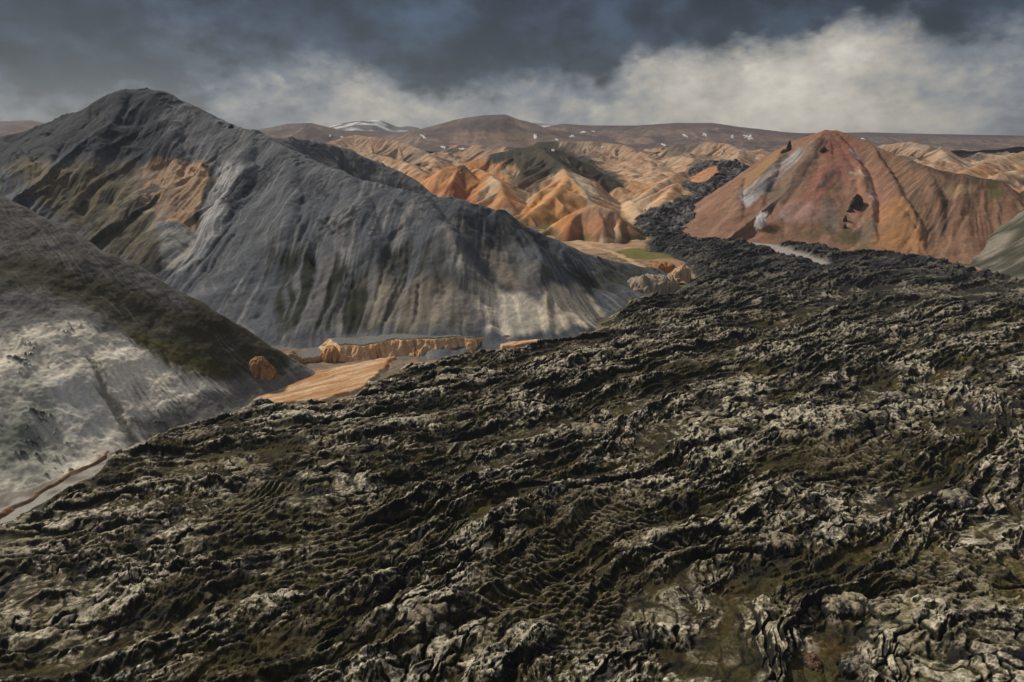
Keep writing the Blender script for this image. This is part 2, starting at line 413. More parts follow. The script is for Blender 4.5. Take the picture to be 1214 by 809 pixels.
    C = C * (1 + .32 * fbm(X / 2.4, Y / 2.4, 4, 403, .65) + .25 * st2)[..., None]
    o = gridobj('hillside', X, Y, Z, C, EARTH, keep=Z > gz - 5)
    tag(o, 'scree slope with dark moss band and white clay foot beside the lava', 'hillside', kind='structure')
    return hf

# ================================================================== 3. red mountain
def build_red_mountain():
    main = dict(p=[W(862, 232, 1480), W(880, 207, 1470), W(905, 187, 1420), W(930, 173, 1370), W(960, 161, 1320), W(978, 155, 1292), W(992, 155, 1285), W(1010, 161, 1260), W(1060, 183, 1185), W(1110, 201, 1105), W(1150, 209, 1075), W(1182, 215, 1060)],
                s=(.8, .64), r=3, H=450)
    back = dict(p=[W(985, 155, 1288), (720, 1500, 150), (800, 1800, 120)], s=.6, r=12)
    base = [main, back]
    hf = lambda x, y: np.maximum(tent(x, y, base), groundz(x, y))
    lines = base + [spur([(992, 160), (1020, 200), (1030, 245), (1040, 285)], hf, 8, .66, 2), spur([(1035, 178), (1062, 225), (1084, 266), (1096, 300)], hf, 9, .7, 2),
                    spur([(1050, 235), (1072, 260), (1086, 282), (1088, 302)], hf, 9, .75, 3), spur([(935, 175), (915, 205), (905, 240)], hf, 10, .7, 5),
                    spur([(975, 160), (945, 205), (920, 255)], hf, 7, .62, 8), spur([(1100, 202), (1112, 240), (1118, 280)], hf, 6, .65, 5), spur([(1140, 210), (1140, 240), (1130, 280)], hf, 5, .65, 4),
                    spur([(880, 212), (874, 235), (880, 255)], hf, 8, .7, 5)]
    X, Y = grid(280, 960, 850, 1650, 1.6)
    wx = 7 * fbm(X / 50, Y / 50, 4, 205); wy = 7 * fbm(X / 50, Y / 50, 4, 209)
    Z = tent(X + wx, Y + wy, lines); _, U, D = tent(X + .7 * wx, Y + .7 * wy, base, True)
    st = streaks(U, D, 14, 240, 5, 20); st2 = streaks(U, D, 4.2, 244, 4, 22)
    Z = Z + sst(4, 60, D) * (1.0 * st + .5 * st2) + sst(8, 80, D) * 2.4 * rills(U, D, 17, 249) * sst(-.4, .2, fbm(X / 80, Y / 80, 3, 250)) + 2.2 * fbm(X / 25, Y / 25, 5, 203) + .8 * ridged(X / 8, Y / 8, 3, 204)
    gz = groundz(X, Y); Z = apron(Z, gz, 8.0)
    fx, fy = X + 7 * fbm(X / 20, Y / 20, 4, 261) + 1.5 * wx, Y + 7 * fbm(X / 20, Y / 20, 4, 262) + 1.5 * wy
    def P(pts, soft=7, k=9):
        return polymask([hit(a, b, hf) for a, b in pts], fx + k * st, fy + k * st2, soft)
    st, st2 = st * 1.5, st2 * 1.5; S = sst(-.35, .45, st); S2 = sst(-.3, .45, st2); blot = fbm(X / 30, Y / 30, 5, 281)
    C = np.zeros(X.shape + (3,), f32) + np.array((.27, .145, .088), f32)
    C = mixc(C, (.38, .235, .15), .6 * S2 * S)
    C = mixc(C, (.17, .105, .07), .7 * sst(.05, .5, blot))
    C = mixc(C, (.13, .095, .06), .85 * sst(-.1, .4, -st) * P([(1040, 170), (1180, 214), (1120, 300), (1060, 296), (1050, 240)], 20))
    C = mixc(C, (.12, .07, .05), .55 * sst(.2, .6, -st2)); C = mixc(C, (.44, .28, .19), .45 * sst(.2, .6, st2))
    C = mixc(C, (.34, .15, .11), .85 * P([(985, 168), (1010, 172), (1030, 200), (1010, 210), (985, 225), (950, 262), (930, 262), (955, 225), (975, 195)], 9))
    C = mixc(C, (.38, .235, .19), .7 * P([(925, 245), (960, 235), (985, 250), (975, 264), (930, 264)], 9))
    C = mixc(C, (.30, .11, .07), .7 * P([(962, 162), (985, 157), (1012, 164), (1004, 190), (975, 186)], 8) * (.4 + .6 * S))
    C = mixc(C, (.22, .17, .12), .8 * P([(950, 172), (972, 172), (962, 200), (930, 245), (905, 258), (915, 232), (935, 198)], 7) * (.5 + .5 * S))
    C = mixc(C, (.33, .19, .09), .85 * P([(870, 235), (885, 206), (915, 182), (932, 175), (928, 190), (900, 215), (878, 238)], 6))
    C = mixc(C, (.045, .04, .038), .7 * P([(880, 235), (925, 188), (935, 180), (933, 190), (905, 215), (885, 240)], 3, 5))
    C = mixc(C, (.44, .43, .41), .9 * P([(878, 225), (905, 212), (945, 176), (955, 178), (930, 205), (910, 232), (890, 245), (878, 240)], 5) * (.4 + .6 * S2))
    C = mixc(C, (.06, .07, .08), .8 * P([(898, 220), (925, 212), (922, 226), (900, 240), (892, 235)], 4) * sst(-.2, .3, blot + .15))
    C = mixc(C, (.42, .22, .14), .8 * P([(1000, 200), (1030, 195), (1055, 230), (1050, 270), (1010, 270), (995, 240)], 10) * (.4 + .6 * S2))
    C = mixc(C, (.62, .5, .42), .75 * linemask([hit(a, b, hf) for a, b in [(1002, 202), (1018, 207), (1028, 218), (1030, 240), (1022, 262), (1014, 270)]], fx, fy, 3, 2) * S2)
    C = mixc(C, (.6, .5, .42), .8 * linemask([hit(a, b, hf) for a, b in [(1008, 176), (1014, 184), (1018, 190)]], fx, fy, 4, 2))
    C = mixc(C, (.05, .05, .045), .75 * P([(985, 200), (995, 203), (985, 220), (972, 225), (978, 208)], 5, 6) * S)
    C = mixc(C, (.05, .04, .038), .6 * P([(965, 164), (980, 166), (978, 174), (966, 178)], 4))
    C = mixc(C, (.18, .15, .13), .7 * P([(980, 235), (1000, 240), (995, 280), (978, 275)], 7) * S)
    C = mixc(C, (.17, .13, .09), .8 * P([(1012, 272), (1030, 262), (1040, 272), (1030, 288), (1012, 290)], 4))
    C = mixc(C, (.44, .215, .085), .85 * P([(1045, 245), (1066, 240), (1090, 275), (1105, 302), (1060, 300), (1035, 296)], 7) * (.5 + .5 * S2))
    C = mixc(C, (.07, .06, .045), .8 * P([(1090, 192), (1180, 214), (1178, 225), (1130, 218), (1080, 198), (1040, 172)], 6) * sst(-.4, .2, st2 + .1))
    C = mixc(C, (.055, .05, .035), .75 * P([(1060, 215), (1150, 222), (1165, 232), (1135, 280), (1110, 290), (1080, 250)], 8) * sst(.08, .35, st))
    C = mixc(C, (.46, .31, .17), .7 * P([(1120, 222), (1145, 225), (1142, 236), (1125, 236)], 5))
    C = mixc(C, (.12, .12, .035), .8 * P([(1174, 214), (1186, 214), (1184, 232), (1172, 238)], 4))
    C = mixc(C, (.11, .10, .035), .7 * P([(960, 268), (1010, 268), (1060, 296), (1000, 296), (955, 276)], 6) * sst(-.1, .3, blot + .1))
    C = mixc(C, (.55, .47, .42), .8 * P([(874, 226), (880, 224), (884, 236), (890, 243), (880, 245)], 3))
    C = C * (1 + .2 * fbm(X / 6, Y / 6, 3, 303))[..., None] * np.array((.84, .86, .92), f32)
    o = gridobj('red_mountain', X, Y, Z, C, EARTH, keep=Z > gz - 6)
    tag(o, 'cone-shaped mountain of red and orange rhyolite behind the dark lava', 'mountain', kind='structure')
    # ---- dark green hill right of it
    rg = dict(p=[W(1252, 206, 1032), W(1285, 196, 1005), W(1320, 182, 960), W(1450, 170, 820), W(1650, 190, 640)], s=(.9, .9), r=8, H=420)
    rb = dict(p=[(860, 1060, 118), (1150, 1250, 110), (1350, 1500, 80)], s=.75, r=12)
    b2 = [rg, rb]; hf2 = lambda x, y: np.maximum(tent(x, y, b2), groundz(x, y))
    l2 = b2 + [spur([(1330, 196), (1290, 250), (1240, 305)], hf2, 7, .7, 6)]
    X, Y = grid(480, 1250, 560, 1500, 2.0)
    wx = 7 * fbm(X / 50, Y / 50, 4, 505); wy = 7 * fbm(X / 50, Y / 50, 4, 509)
    Z = tent(X + wx, Y + wy, l2); _, U, D = tent(X + .7 * wx, Y + .7 * wy, b2, True)
    st = streaks(U, D, 14, 540, 5); st2 = streaks(U, D, 4.5, 544, 4)
    Z = Z + sst(4, 60, D) * (2 * st + .7 * st2) + 2 * fbm(X / 25, Y / 25, 5, 503)
    gz = groundz(X, Y); Z = apron(Z, gz, 8.0)
    blot = fbm(X / 40, Y / 40, 5, 581)
    C = np.zeros(X.shape + (3,), f32) + np.array((.055, .056, .038), f32)
    C = mixc(C, (.20, .18, .155), .8 * sst(-.1, .4, st + .6 * blot))
    C = mixc(C, (.26, .23, .19), .8 * polymask([hit(a, b, hf2) for a, b in [(1150, 305), (1180, 280), (1205, 272), (1190, 296), (1165, 312)]], X, Y, 8))
    C = mixc(C, (.022, .025, .018), .6 * sst(.1, .4, -st2))
    C = C * (1 + .2 * fbm(X / 6, Y / 6, 3, 303))[..., None]
    o = gridobj('green_hill', X, Y, Z, C, EARTH, keep=Z > gz - 6)
    tag(o, 'dark green hillside streaked with grey scree right of the red mountain', 'hill', kind='structure')
    return hf, hf2

# ================================================================== 4. orange hills and plateaus
MID_LINES = []
def build_mid_hills():
    L = []
    def rd(pts, s=.62, r=3, H=0, sp=None, seed=0, **kw):
        ln = dict(p=[W(*q) for q in pts], s=s, r=r, H=H); L.append(ln)
        if sp: L.extend(side_spurs(ln, seed, step=sp, **kw))
    rd([(470, 232, 1560), (500, 216, 1550), (525, 199, 1540), (548, 196, 1540), (566, 214, 1500)], .62, 4, 0, 45, 1, length=(50, 120))
    rd([(556, 196, 1640), (575, 204, 1560), (592, 214, 1440), (596, 232, 1380)], .62, 3, 0, 40, 2, length=(40, 90))
    rd([(640, 176, 1720), (668, 196, 1560), (674, 210, 1440), (662, 224, 1380), (640, 244, 1320), (620, 258, 1290)], .62, 3, 0, 40, 3, length=(40, 110))
    rd([(674, 210, 1440), (692, 226, 1390), (704, 246, 1340)], .66, 3, 0, 40, 4, length=(40, 90))
    rd([(640, 228, 1440), (628, 240, 1390), (622, 250, 1350)], .66, 3)
    rd([(548, 194, 1750), (580, 184, 1760), (612, 176, 1760), (640, 172, 1750), (662, 178, 1740), (690, 191, 1720), (716, 206, 1690), (735, 222, 1650)], .5, 14, 0, 55, 5, length=(70, 170))
    rd([(660, 264, 1170), (684, 250, 1150), (706, 243, 1140), (728, 250, 1130), (744, 268, 1110)], .72, 4, 0, 22, 6, length=(30, 70))
    rd([(700, 240, 1420), (722, 252, 1380), (748, 240, 1450), (775, 222, 1520), (802, 207, 1600), (830, 197, 1680), (850, 188, 1760)], .6, 6, 0, 45, 7, length=(50, 130))
    rd([(748, 238, 1440), (758, 252, 1280), (748, 275, 1160), (734, 290, 1100)], .62, 4, 0, 35, 8, length=(40, 80))
    rd([(800, 218, 1400), (782, 244, 1310), (768, 262, 1240), (752, 284, 1180)], .6, 4, 0, 35, 9, length=(40, 90))
    rd([(700, 206, 1800), (730, 214, 1750), (756, 222, 1650), (762, 235, 1560)], .6, 5, 0, 45, 10, length=(50, 110))
    rd([(640, 168, 2500), (700, 168, 2450), (740, 172, 2400), (768, 184, 2250), (775, 200, 2050), (760, 214, 1900)], .5, 6, 0, 70, 11, length=(120, 300))
    rd([(800, 172, 2500), (830, 168, 2450), (860, 170, 2400), (880, 178, 2300), (872, 195, 2100)], .5, 6, 0, 80, 12, length=(100, 250))
    rd([(780, 190, 2200), (810, 184, 2150), (830, 190, 2000)], .5, 6, 0, 70, 13, length=(80, 180))
    rd([(380, 172, 2300), (420, 160, 2400), (470, 166, 2350), (500, 178, 2250), (520, 190, 2100), (500, 205, 1950)], .5, 6, 0, 70, 14, length=(120, 300))
    rd([(430, 180, 2050), (460, 186, 2000), (490, 196, 1900), (505, 208, 1800)], .52, 6, 0, 60, 15, length=(80, 200))
    rd([(540, 172, 2500), (580, 172, 2400), (620, 176, 2250), (600, 186, 2100)], .5, 6, 0, 70, 16, length=(80, 200))
    rd([(1045, 172, 2500), (1080, 168, 2450), (1120, 178, 2300), (1128, 192, 2150)], .5, 6, 0, 70, 17, length=(100, 250))
    rd([(1260, 168, 2100), (1214, 180, 2000), (1170, 192, 1900), (1140, 205, 1800)], .5, 6, 0, 70, 18, length=(100, 220))
    rd([(1300, 195, 1700), (1214, 200, 1650), (1180, 207, 1620)], .5, 6, 0, 70, 19, length=(80, 180))
    MID_LINES.extend(L)
    hf = lambda x, y: np.maximum(tent(x, y, L), groundz(x, y))
    X, Y = grid(-820, 1700, 1020, 2900, 2.6)
    wx = 11 * fbm(X / 80, Y / 80, 4, 605); wy = 11 * fbm(X / 80, Y / 80, 4, 609)
    Z, U, D = tent(X + wx, Y + wy, L, True)
    # rolling plateau ground behind, so that no hill stands on a plain
    back = groundz(X, Y) + sst(1350, 2600, Y) * 62 + 70 * sst(1300, 2300, Y) * (ridged((X + wx) / 420, (Y + wy) / 420, 5, 620, .52) - .25)
    bk = back > Z
    U = np.where(bk, X * .8 + Y * .5, U); D = np.where(bk, 40 + 40 * fbm(X / 100, Y / 100, 3, 611), D); Z = np.maximum(Z, back)
    st = 1.4 * streaks(U, D, 17, 640, 5, 12); st2 = 1.4 * streaks(U, D, 6, 644, 4, 12)
    Z = Z + sst(4, 40, D) * (2.0 * st + 1.0 * st2) + sst(3, 45, D) * 3.6 * rills(U, D, 30, 649, 10) + 3 * fbm(X / 40, Y / 40, 5, 603)
    gz = groundz(X, Y)
    Z = np.maximum(Z, gz - 4)
    sl = slope_of(X, Y, Z)
    fx, fy = X + 14 * fbm(X / 35, Y / 35, 4, 661) + wx, Y + 14 * fbm(X / 35, Y / 35, 4, 662) + wy
    def P(pts, soft=12, k=14):
        return polymask([hit(a, b, hf) for a, b in pts], fx + k * st, fy + k * st2, soft)
    S = sst(-.35, .45, st); S2 = sst(-.3, .45, st2); blot = fbm(X / 90, Y / 90, 5, 681); big = fbm(X / 330, Y / 330, 4, 683)
    C = np.zeros(X.shape + (3,), f32) + np.array((.42, .25, .14), f32)
    C = mixc(C, (.54, .42, .29), .75 * sst(-.1, .45, big + .4 * blot))
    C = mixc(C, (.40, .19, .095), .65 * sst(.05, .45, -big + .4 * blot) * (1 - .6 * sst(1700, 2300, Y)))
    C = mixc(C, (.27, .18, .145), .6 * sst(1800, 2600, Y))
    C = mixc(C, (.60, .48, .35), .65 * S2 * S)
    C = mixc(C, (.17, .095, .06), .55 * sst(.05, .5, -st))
    near = 1 - sst(1650, 1900, Y)
    n7 = fbm(X / 60, Y / 60, 4, 685); n8 = fbm(X / 45, Y / 45, 4, 687)
    C = mixc(C, (.52, .23, .08), .75 * sst(-.05, .35, n7) * (1 - sst(1700, 2300, Y)))
    C = mixc(C, (.62, .50, .36), .6 * sst(.1, .4, n8 + .4 * st) * (1 - sst(1900, 2600, Y)))
    C = mixc(C, (.26, .095, .05), .7 * sst(.12, .4, -n7 + .3 * n8) * (1 - sst(1700, 2300, Y)))
    C = mixc(C, (.055, .052, .042), .8 * sst(.2, .4, fbm(X / 120, Y / 120, 5, 689)))
    C = mixc(C, (.56, .23, .07), .85 * near * P([(480, 195), (575, 190), (592, 212), (620, 250), (560, 262), (480, 240)], 14) * (.4 + .6 * S))
    C = mixc(C, (.58, .26, .07), .9 * P([(640, 225), (676, 206), (692, 225), (690, 258), (650, 272), (610, 262)], 12) * (.45 + .55 * S2))
    C = mixc(C, (.58, .47, .34), .85 * P([(676, 208), (690, 206), (706, 226), (705, 245), (694, 240), (686, 222)], 7))
    C = mixc(C, (.56, .42, .28), .8 * P([(560, 245), (575, 222), (590, 212), (596, 220), (580, 240)], 6, 6))
    C = mixc(C, (.30, .10, .05), .85 * P([(520, 222), (560, 225), (560, 240), (535, 240)], 8))
    C = mixc(C, (.33, .13, .06), .85 * P([(664, 264), (690, 250), (726, 248), (740, 270), (720, 284), (670, 282)], 8) * (.5 + .5 * S))
    C = mixc(C, (.58, .44, .30), .8 * P([(700, 240), (724, 248), (752, 234), (770, 238), (752, 262), (715, 285), (728, 262), (706, 252)], 8) * (.5 + .5 * S2))
    C = mixc(C, (.17, .09, .055), .85 * P([(768, 250), (750, 268), (720, 292), (750, 296), (764, 275)], 6) * (.4 + .6 * S))
    # dark mantled summit
    C = mixc(C, (.042, .045, .036), .94 * P([(540, 200), (585, 183), (640, 168), (665, 174), (696, 188), (735, 212), (738, 222), (700, 212), (660, 207), (622, 204), (605, 194), (580, 192), (552, 205)], 9, 22))
    C = mixc(C, (.045, .044, .034), .8 * P([(600, 202), (640, 206), (700, 206), (640, 218), (612, 228)], 7))
    # dark moss tops of the plateau country
    flat = 1 - sst(.16, .34, sl + .1 * blot)
    C = mixc(C, (.085, .07, .062), .8 * flat * sst(1700, 2100, Y) * sst(-.3, .3, blot + .3))
    C = mixc(C, (.07, .065, .062), .75 * sst(1900, 2300, Y) * sst(.05, .4, big + .5 * blot))
    C = mixc(C, (.075, .072, .03), .8 * (1 - sst(6, 16, Z - gz)) * sst(-.2, .3, blot + .2))
    C = C * (1 + .2 * fbm(X / 12, Y / 12, 3, 303))[..., None]
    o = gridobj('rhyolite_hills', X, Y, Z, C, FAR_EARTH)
    tag(o, 'range of orange and cream rhyolite hills cut by gullies', 'hills', kind='structure')

    # ---- far plateau and dome
    L2 = []
    def rf(pts, s, r, **kw): L2.append(dict(p=[W(*q) for q in pts], s=s, r=r, **kw))
    rf([(200, 160, 3600), (300, 156, 3700), (345, 147, 3700), (372, 146, 3700), (410, 155, 3700), (470, 157, 3800)], .32, 120)
    rf([(470, 158, 3400), (505, 153, 3350), (540, 142, 3300), (570, 137, 3300), (600, 136, 3300), (622, 143, 3300), (648, 153, 3350), (690, 160, 3400)], .36, 110)
    rf([(640, 153, 4300), (668, 147, 4300), (700, 149, 4300), (760, 149, 4200), (800, 146, 4100), (840, 146, 4100), (880, 151, 4100), (930, 157, 4200), (980, 160, 4300)], .3, 150)
    rf([(960, 158, 4800), (1030, 157, 4800), (1100, 159, 4800), (1214, 161, 4800), (1400, 160, 4700)], .3, 150)
    rf([(-200, 150, 3600), (-60, 146, 3700), (0, 144, 3700), (38, 143, 3700), (56, 147, 3700), (120, 158, 3800)], .32, 80)
    X, Y = grid(-3400, 4200, 2500, 5600, 9)
    wx = 60 * fbm(X / 420, Y / 420, 4, 705); wy = 60 * fbm(X / 420, Y / 420, 4, 709)
    Z, U, D = tent(X + wx, Y + wy * .6, L2, True)
    back = groundz(X, Y) + 60 + 75 * (ridged(X / 700, Y / 700, 5, 720, .5) - .2)
    bk = back > Z; Z = np.maximum(Z, back); D = np.where(bk, 150, D); U = np.where(bk, X * .8 + Y * .4, U)
    st = streaks(U, D, 50, 740, 5, 6)
    Z = Z + sst(90, 350, D) * (9 * st + 14 * (ridged(X / 210, Y / 210, 4, 741) - .5))
    sl = slope_of(X, Y, Z); blot = fbm(X / 200, Y / 200, 5, 781); big = fbm(X / 700, Y / 700, 4, 783)
    C = np.zeros(X.shape + (3,), f32) + np.array((.105, .085, .088), f32)
    C = mixc(C, (.27, .19, .145), .8 * sst(.16, .42, sl + .25 * blot + .12 * big))
    C = mixc(C, (.062, .057, .068), .85 * sst(-.15, .35, blot + .3 * st))
    C = mixc(C, (.40, .29, .19), .5 * sst(.2, .5, st) * sst(.15, .3, sl))
    o = gridobj('plateau', X, Y, Z, C, FAR_EARTH)
    tag(o, 'brown dome and flat topped plateau along the horizon', 'plateau', kind='structure')
    far = []
    def rg(pts, s, r): far.append(dict(p=[W(*q) for q in pts], s=s, r=r))
    rg([(385, 152, 7600), (410, 146, 7600), (432, 143, 7600), (452, 143, 7600), (468, 151, 7600)], .3, 120)
    rg([(462, 154, 8000), (480, 150, 8000), (498, 152, 8000), (515, 158, 8000)], .3, 120)
    rg([(615, 152, 7800), (635, 146, 7800), (650, 149, 7800), (670, 158, 7800)], .3, 120)
    X, Y = grid(-4000, 2500, 6600, 9000, 24)
    Z = tent(X + 90 * fbm(X / 500, Y / 500, 3, 801), Y, far) + 14 * fbm(X / 160, Y / 160, 4, 803)
    Z = np.maximum(Z, groundz(X, Y) + 30)
    sn = sst(.0, .25, fbm(X / 260, Y / 120, 4, 805) + .05)
    C = np.zeros(X.shape + (3,), f32) + np.array((.11, .10, .10), f32)
    C = mixc(C, (.7, .72, .75), sn * sst(250, 420, Z))
    tag(gridobj('snowy_mountain', X, Y, Z, C, FAR_EARTH), 'pale distant mountains with snow fields seen beyond the plateau', 'mountains', kind='structure')
    return hf

# ================================================================== 5. lava field
def Gp(px, py, up=0.0):
    """point of the valley floor (raised by up) seen at px,py"""
    return hit(px, py, lambda x, y: rise(x, y) + up)

LEFT_EDGE = [(-420, 900), (-190, 705), (0, 612), (60, 577), (130, 540), (190, 512), (300, 474), (330, 476), (380, 474), (412, 466), (440, 449), (480, 429), (560, 413), (600, 409), (650, 401), (700, 391), (722, 370), (742, 356), (790, 347), (812, 338), (822, 324), (810, 309), (795, 300), (770, 296)]
RIGHT_EDGE = [(768, 285), (790, 272), (862, 268), (900, 272), (960, 284), (1000, 296), (1060, 297), (1118, 309), (1214, 332), (1330, 350)]
def lava_outline():
    q = [Gp(a, b, -2)[:2] for a, b in LEFT_EDGE + RIGHT_EDGE]
    return q + [(1100, 500), (1100, -200), (-700, -200)]

GRAVEL = [(866, 272), (874, 267), (893, 263), (903, 268), (906, 277), (920, 285), (950, 295), (984, 306), (978, 309), (945, 301), (910, 291), (890, 284), (872, 278)]

def lava_height(X, Y, full=True):
    out = lava_outline()
    inside = None
    n = len(out); dm = np.full(X.shape, 1e9, f32); ins = np.zeros(X.shape, bool)
    wX = X + 7 * fbm(X / 30, Y / 30, 3, 911); wY = Y + 7 * fbm(X / 30, Y / 30, 3, 912)
    for i in range(n):
        ax, ay = out[i]; bx, by = out[(i + 1) % n]; ex, ey = bx - ax, by - ay
        t = np.clip(((wX - ax) * ex + (wY - ay) * ey) / (ex * ex + ey * ey + 1e-9), 0, 1)
        dm = np.minimum(dm, np.hypot(wX - ax - ex * t, wY - ay - ey * t))
        ins ^= ((ay > wY) != (by > wY)) & (wX < ex * (wY - ay) / (ey + (1e-9 if ey >= 0 else -1e-9)) + ax)
    sd = np.where(ins, dm, -dm)
    edge = sst(-3, 13, sd)
    gravel = polymask([Gp(a, b, 3)[:2] for a, b in GRAVEL], X, Y, 6)
    rough = edge * (1 - gravel)
    # flow coordinates: folds lie across the flow, bowed toward the drone
    big = fbm(X / 260, Y / 260, 3, 920)
    w1 = fbm(X / 75, Y / 60, 4, 921); w2 = fbm(X / 75, Y / 60, 4, 923); w3 = fbm(X / 20, Y / 17, 3, 924)
    v = (Y - .30 * X - .55 * 50 * np.log1p(np.exp(np.clip((X + 50) / 50, -20, 20)))) * .80 + 40 * big + 15 * w1 + 2.0 * w3
    u = (X + .65 * Y) * .85 + 30 * fbm(X / 190, Y / 190, 2, 922) + 15 * w2
    p1 = perlin(u / 230, v / 30, 930); p2 = perlin(u / 120 + 9, v / 14, 931); p3 = perlin(u / 46, v / 6.2, 932)
    r1 = (1 - np.abs(p1)) ** 2.6; r2 = (1 - np.abs(p2)) ** 2; r3 = (1 - np.abs(p3)) ** 1.7
    lowf = fbm(X / 120, Y / 95, 3, 935)
    rub = sst(-.2, .22, fbm(u / 85, v / 22, 5, 940, .6) + .42 * (r1 - .4) + .25 * (r2 - .4))     # blocky rubble vs mossy hollows
    rub = np.maximum(rub, .8 * sst(420, 750, Y))
    h = 4.8 * r1 + 3.6 * r2 + 2.0 * r3 + 7 * lowf
    # cauliflower lumps: creased, rounded, at many sizes
    qx = X + 2.2 * fbm(X / 9, Y / 9, 3, 950); qy = Y + 2.2 * fbm(X / 9, Y / 9, 3, 951)
    B1 = np.abs(perlin(u / 26, v / 9, 952)); B2 = np.abs(perlin((u + 2 * w3) / 11, (v + 3 * w3) / 4.8, 953)); ua = u + 4 * w3 + 2.2 * perlin(X / 9, Y / 9, 957); va = v + 5 * w3 + 2.2 * perlin(X / 9, Y / 9, 958)
    B3 = np.abs(perlin(ua / 6.5, va / 2.5, 954))
    B4 = np.abs(perlin(ua / 2.9, va / 1.45, 955)); B5 = np.abs(perlin(X / .95, Y / .9, 956))
    f1, f2, c1 = worley(qx / 5.2, qy / 4.2, 960)
    blk = np.sqrt(np.clip(1 - (f1 * 1.15) ** 2, 0, 1)) * (.2 + c1 ** 2) * sst(0, .3, f2 - f1)
    boul = rub * sst(.0, .5, fbm(X / 30, Y / 24, 3, 961))
    def facets(x, y, seed):
        xi = np.floor(x).astype(np.int32); yi = np.floor(y).astype(np.int32); best = np.full(x.shape, 9, f32); hh = np.zeros(x.shape, f32)
        for i in (-1, 0, 1):
            for j in (-1, 0, 1):
                k_ = _h(xi + i, yi + j, seed); a = (k_ & np.uint32(255)).astype(f32) / 255; b = ((k_ >> np.uint32(8)) & np.uint32(255)).astype(f32) / 255; c = ((k_ >> np.uint32(16)) & np.uint32(255)).astype(f32) / 255; t = ((k_ >> np.uint32(24)) & np.uint32(255)).astype(f32) / 255 * 6.283
                dx = x - xi - i - .1 - .8 * a; dy = y - yi - j - .1 - .8 * b; d = dx * dx + dy * dy; m = d < best
                best = np.where(m, d, best); hh = np.where(m, c + .7 * (np.cos(t) * dx + np.sin(t) * dy) - .45 * d, hh)
        return hh
    FA = facets(qx / 3.1, qy / 2.7, 963); FB = facets(X / 1.35, Y / 1.2, 964)
    lump = .75 * (3.4 * B1 ** .8 + 2.9 * B2 ** .8 + 1.7 * B3 ** .8 + .85 * B4 + .4 * B5) + 1.8 * blk * boul + .8 * FA + .42 * FB
    soft = 2.6 * B1 + 1.5 * B2 + .55 * B3 + .25 * B4
    # close-set ropy ripples, in fans
    lam = 3.6 + 1.6 * perlin(X / 90, Y / 90, 969)
    ph = (v + 12 * perlin(u / 48, v / 40, 970)) * (2 * math.pi / 3.3) + 3.2 * perlin(u / 11, v / 11, 971)
    rp = (.5 + .5 * np.sin(ph)) ** 1.4
    br = sst(-.45, .35, perlin(u / 11, v / 2.6, 972) + .3 * perlin(X / 1.8, Y / 1.8, 977))
    fan = sst(-.1, .25, fbm(X / 48, Y / 40, 3, 973))
    ripple = (.4 + .6 * fan) * rp * br * (1 - .9 * sst(430, 700, Y))
    cleft = (1 - sst(.0, .07, np.abs(perlin(u / 85, v / 44, 974)))) * sst(-.2, .3, perlin(X / 60, Y / 60, 976))
    grit = fbm(X / 2.2, Y / 2.0, 4, 975)
    s1, s2, sc = worley((ua + 3 * w3) / 15, va / 6.6, 981, .95)
    t1, t2, tc = worley((ua + 2 * w3 + 5) / 7.6, (va + 1.5 * B2) / 3.7, 983, .95)
    mixs = sst(-.08, .08, fbm(X / 26, Y / 20, 3, 984))
    s1 = s1 * (1 - mixs) + t1 * mixs; s2 = s2 * (1 - mixs) + t2 * mixs; sc = sc * (1 - mixs) + tc * mixs
    gap = s2 - s1
    slab = sst(.02, .17, gap) * (.25 + .75 * sc) + .25 * (1 - s1) * sst(0, .3, gap) + .35 * FA * 0
    ws = sst(-.02, .16, fbm(u / 60 + 4, v / 26, 4, 982) + .12 * (r1 - .4)) * (1 - .7 * sst(480, 800, Y))
    rg_ = .22 + .78 * rub
    fanm = np.zeros(X.shape, f32); fr = np.zeros(X.shape, f32)
    for (fpx, fpy, rad, opx, opy) in ((655, 690, 30, 640, 575), (300, 598, 22, 250, 560), (720, 610, 26, 760, 540), (1020, 545, 26, 1120, 490), (420, 640, 20, 380, 590), (1120, 690, 22, 1150, 620)):
        cx_, cy_ = Gp(fpx, fpy, 0)[:2]; ox, oy = Gp(opx, opy, 0)[:2]
        m_ = 1 - sst(.55, 1.05, np.hypot(X - cx_, (Y - cy_) * .8) / rad + .55 * fbm(X / 22, Y / 22, 4, 987))
        fr = np.where(m_ > fanm, np.hypot(X - ox, Y - oy), fr); fanm = np.maximum(fanm, m_)
    fph = (fr + 2.6 * fbm(X / 13, Y / 13, 3, 988)) * (2 * math.pi / 2.9) + 1.6 * perlin(X / 5, Y / 5, 989)
    frp = (.5 + .5 * np.sin(fph)) ** 1.3 * (.35 + .65 * sst(-.5, .3, perlin(X / 7, Y / 4, 990)))
    rub = rub * (1 - fanm); ws = ws * (1 - fanm); rg_ = .22 + .78 * rub; rg_ = rg_ * (1 - fanm)
    ripple = ripple * (1 - fanm) + .9 * frp * fanm
    h = h + (1 - ws) * (rg_ * lump + (1 - rg_) * (soft + 1.6 * ripple + .25 * FB + .8 * np.abs(perlin(X / 2.6, Y / 2.3, 985)) + .5 * np.abs(perlin(X / 1.1, Y / 1.0, 986)))) + ws * ((2.4 - 1.0 * mixs) * slab + 1.1 * B2 + .8 * B3 + .5 * B4 + .25 * B5 + .3 * FB + .6 * ripple) + .35 * grit - 3.2 * cleft
    top = rise(X, Y)
    z = top - 9 + edge * 3.5 + rough * (h - 3.2)
    z = np.where(gravel > 0, z * (1 - gravel) + (top - 3.5) * gravel, z)
    z = np.maximum(z, groundz(X, Y) - 1.5 + edge * 3.2 + .5 * soft + .3 * grit)
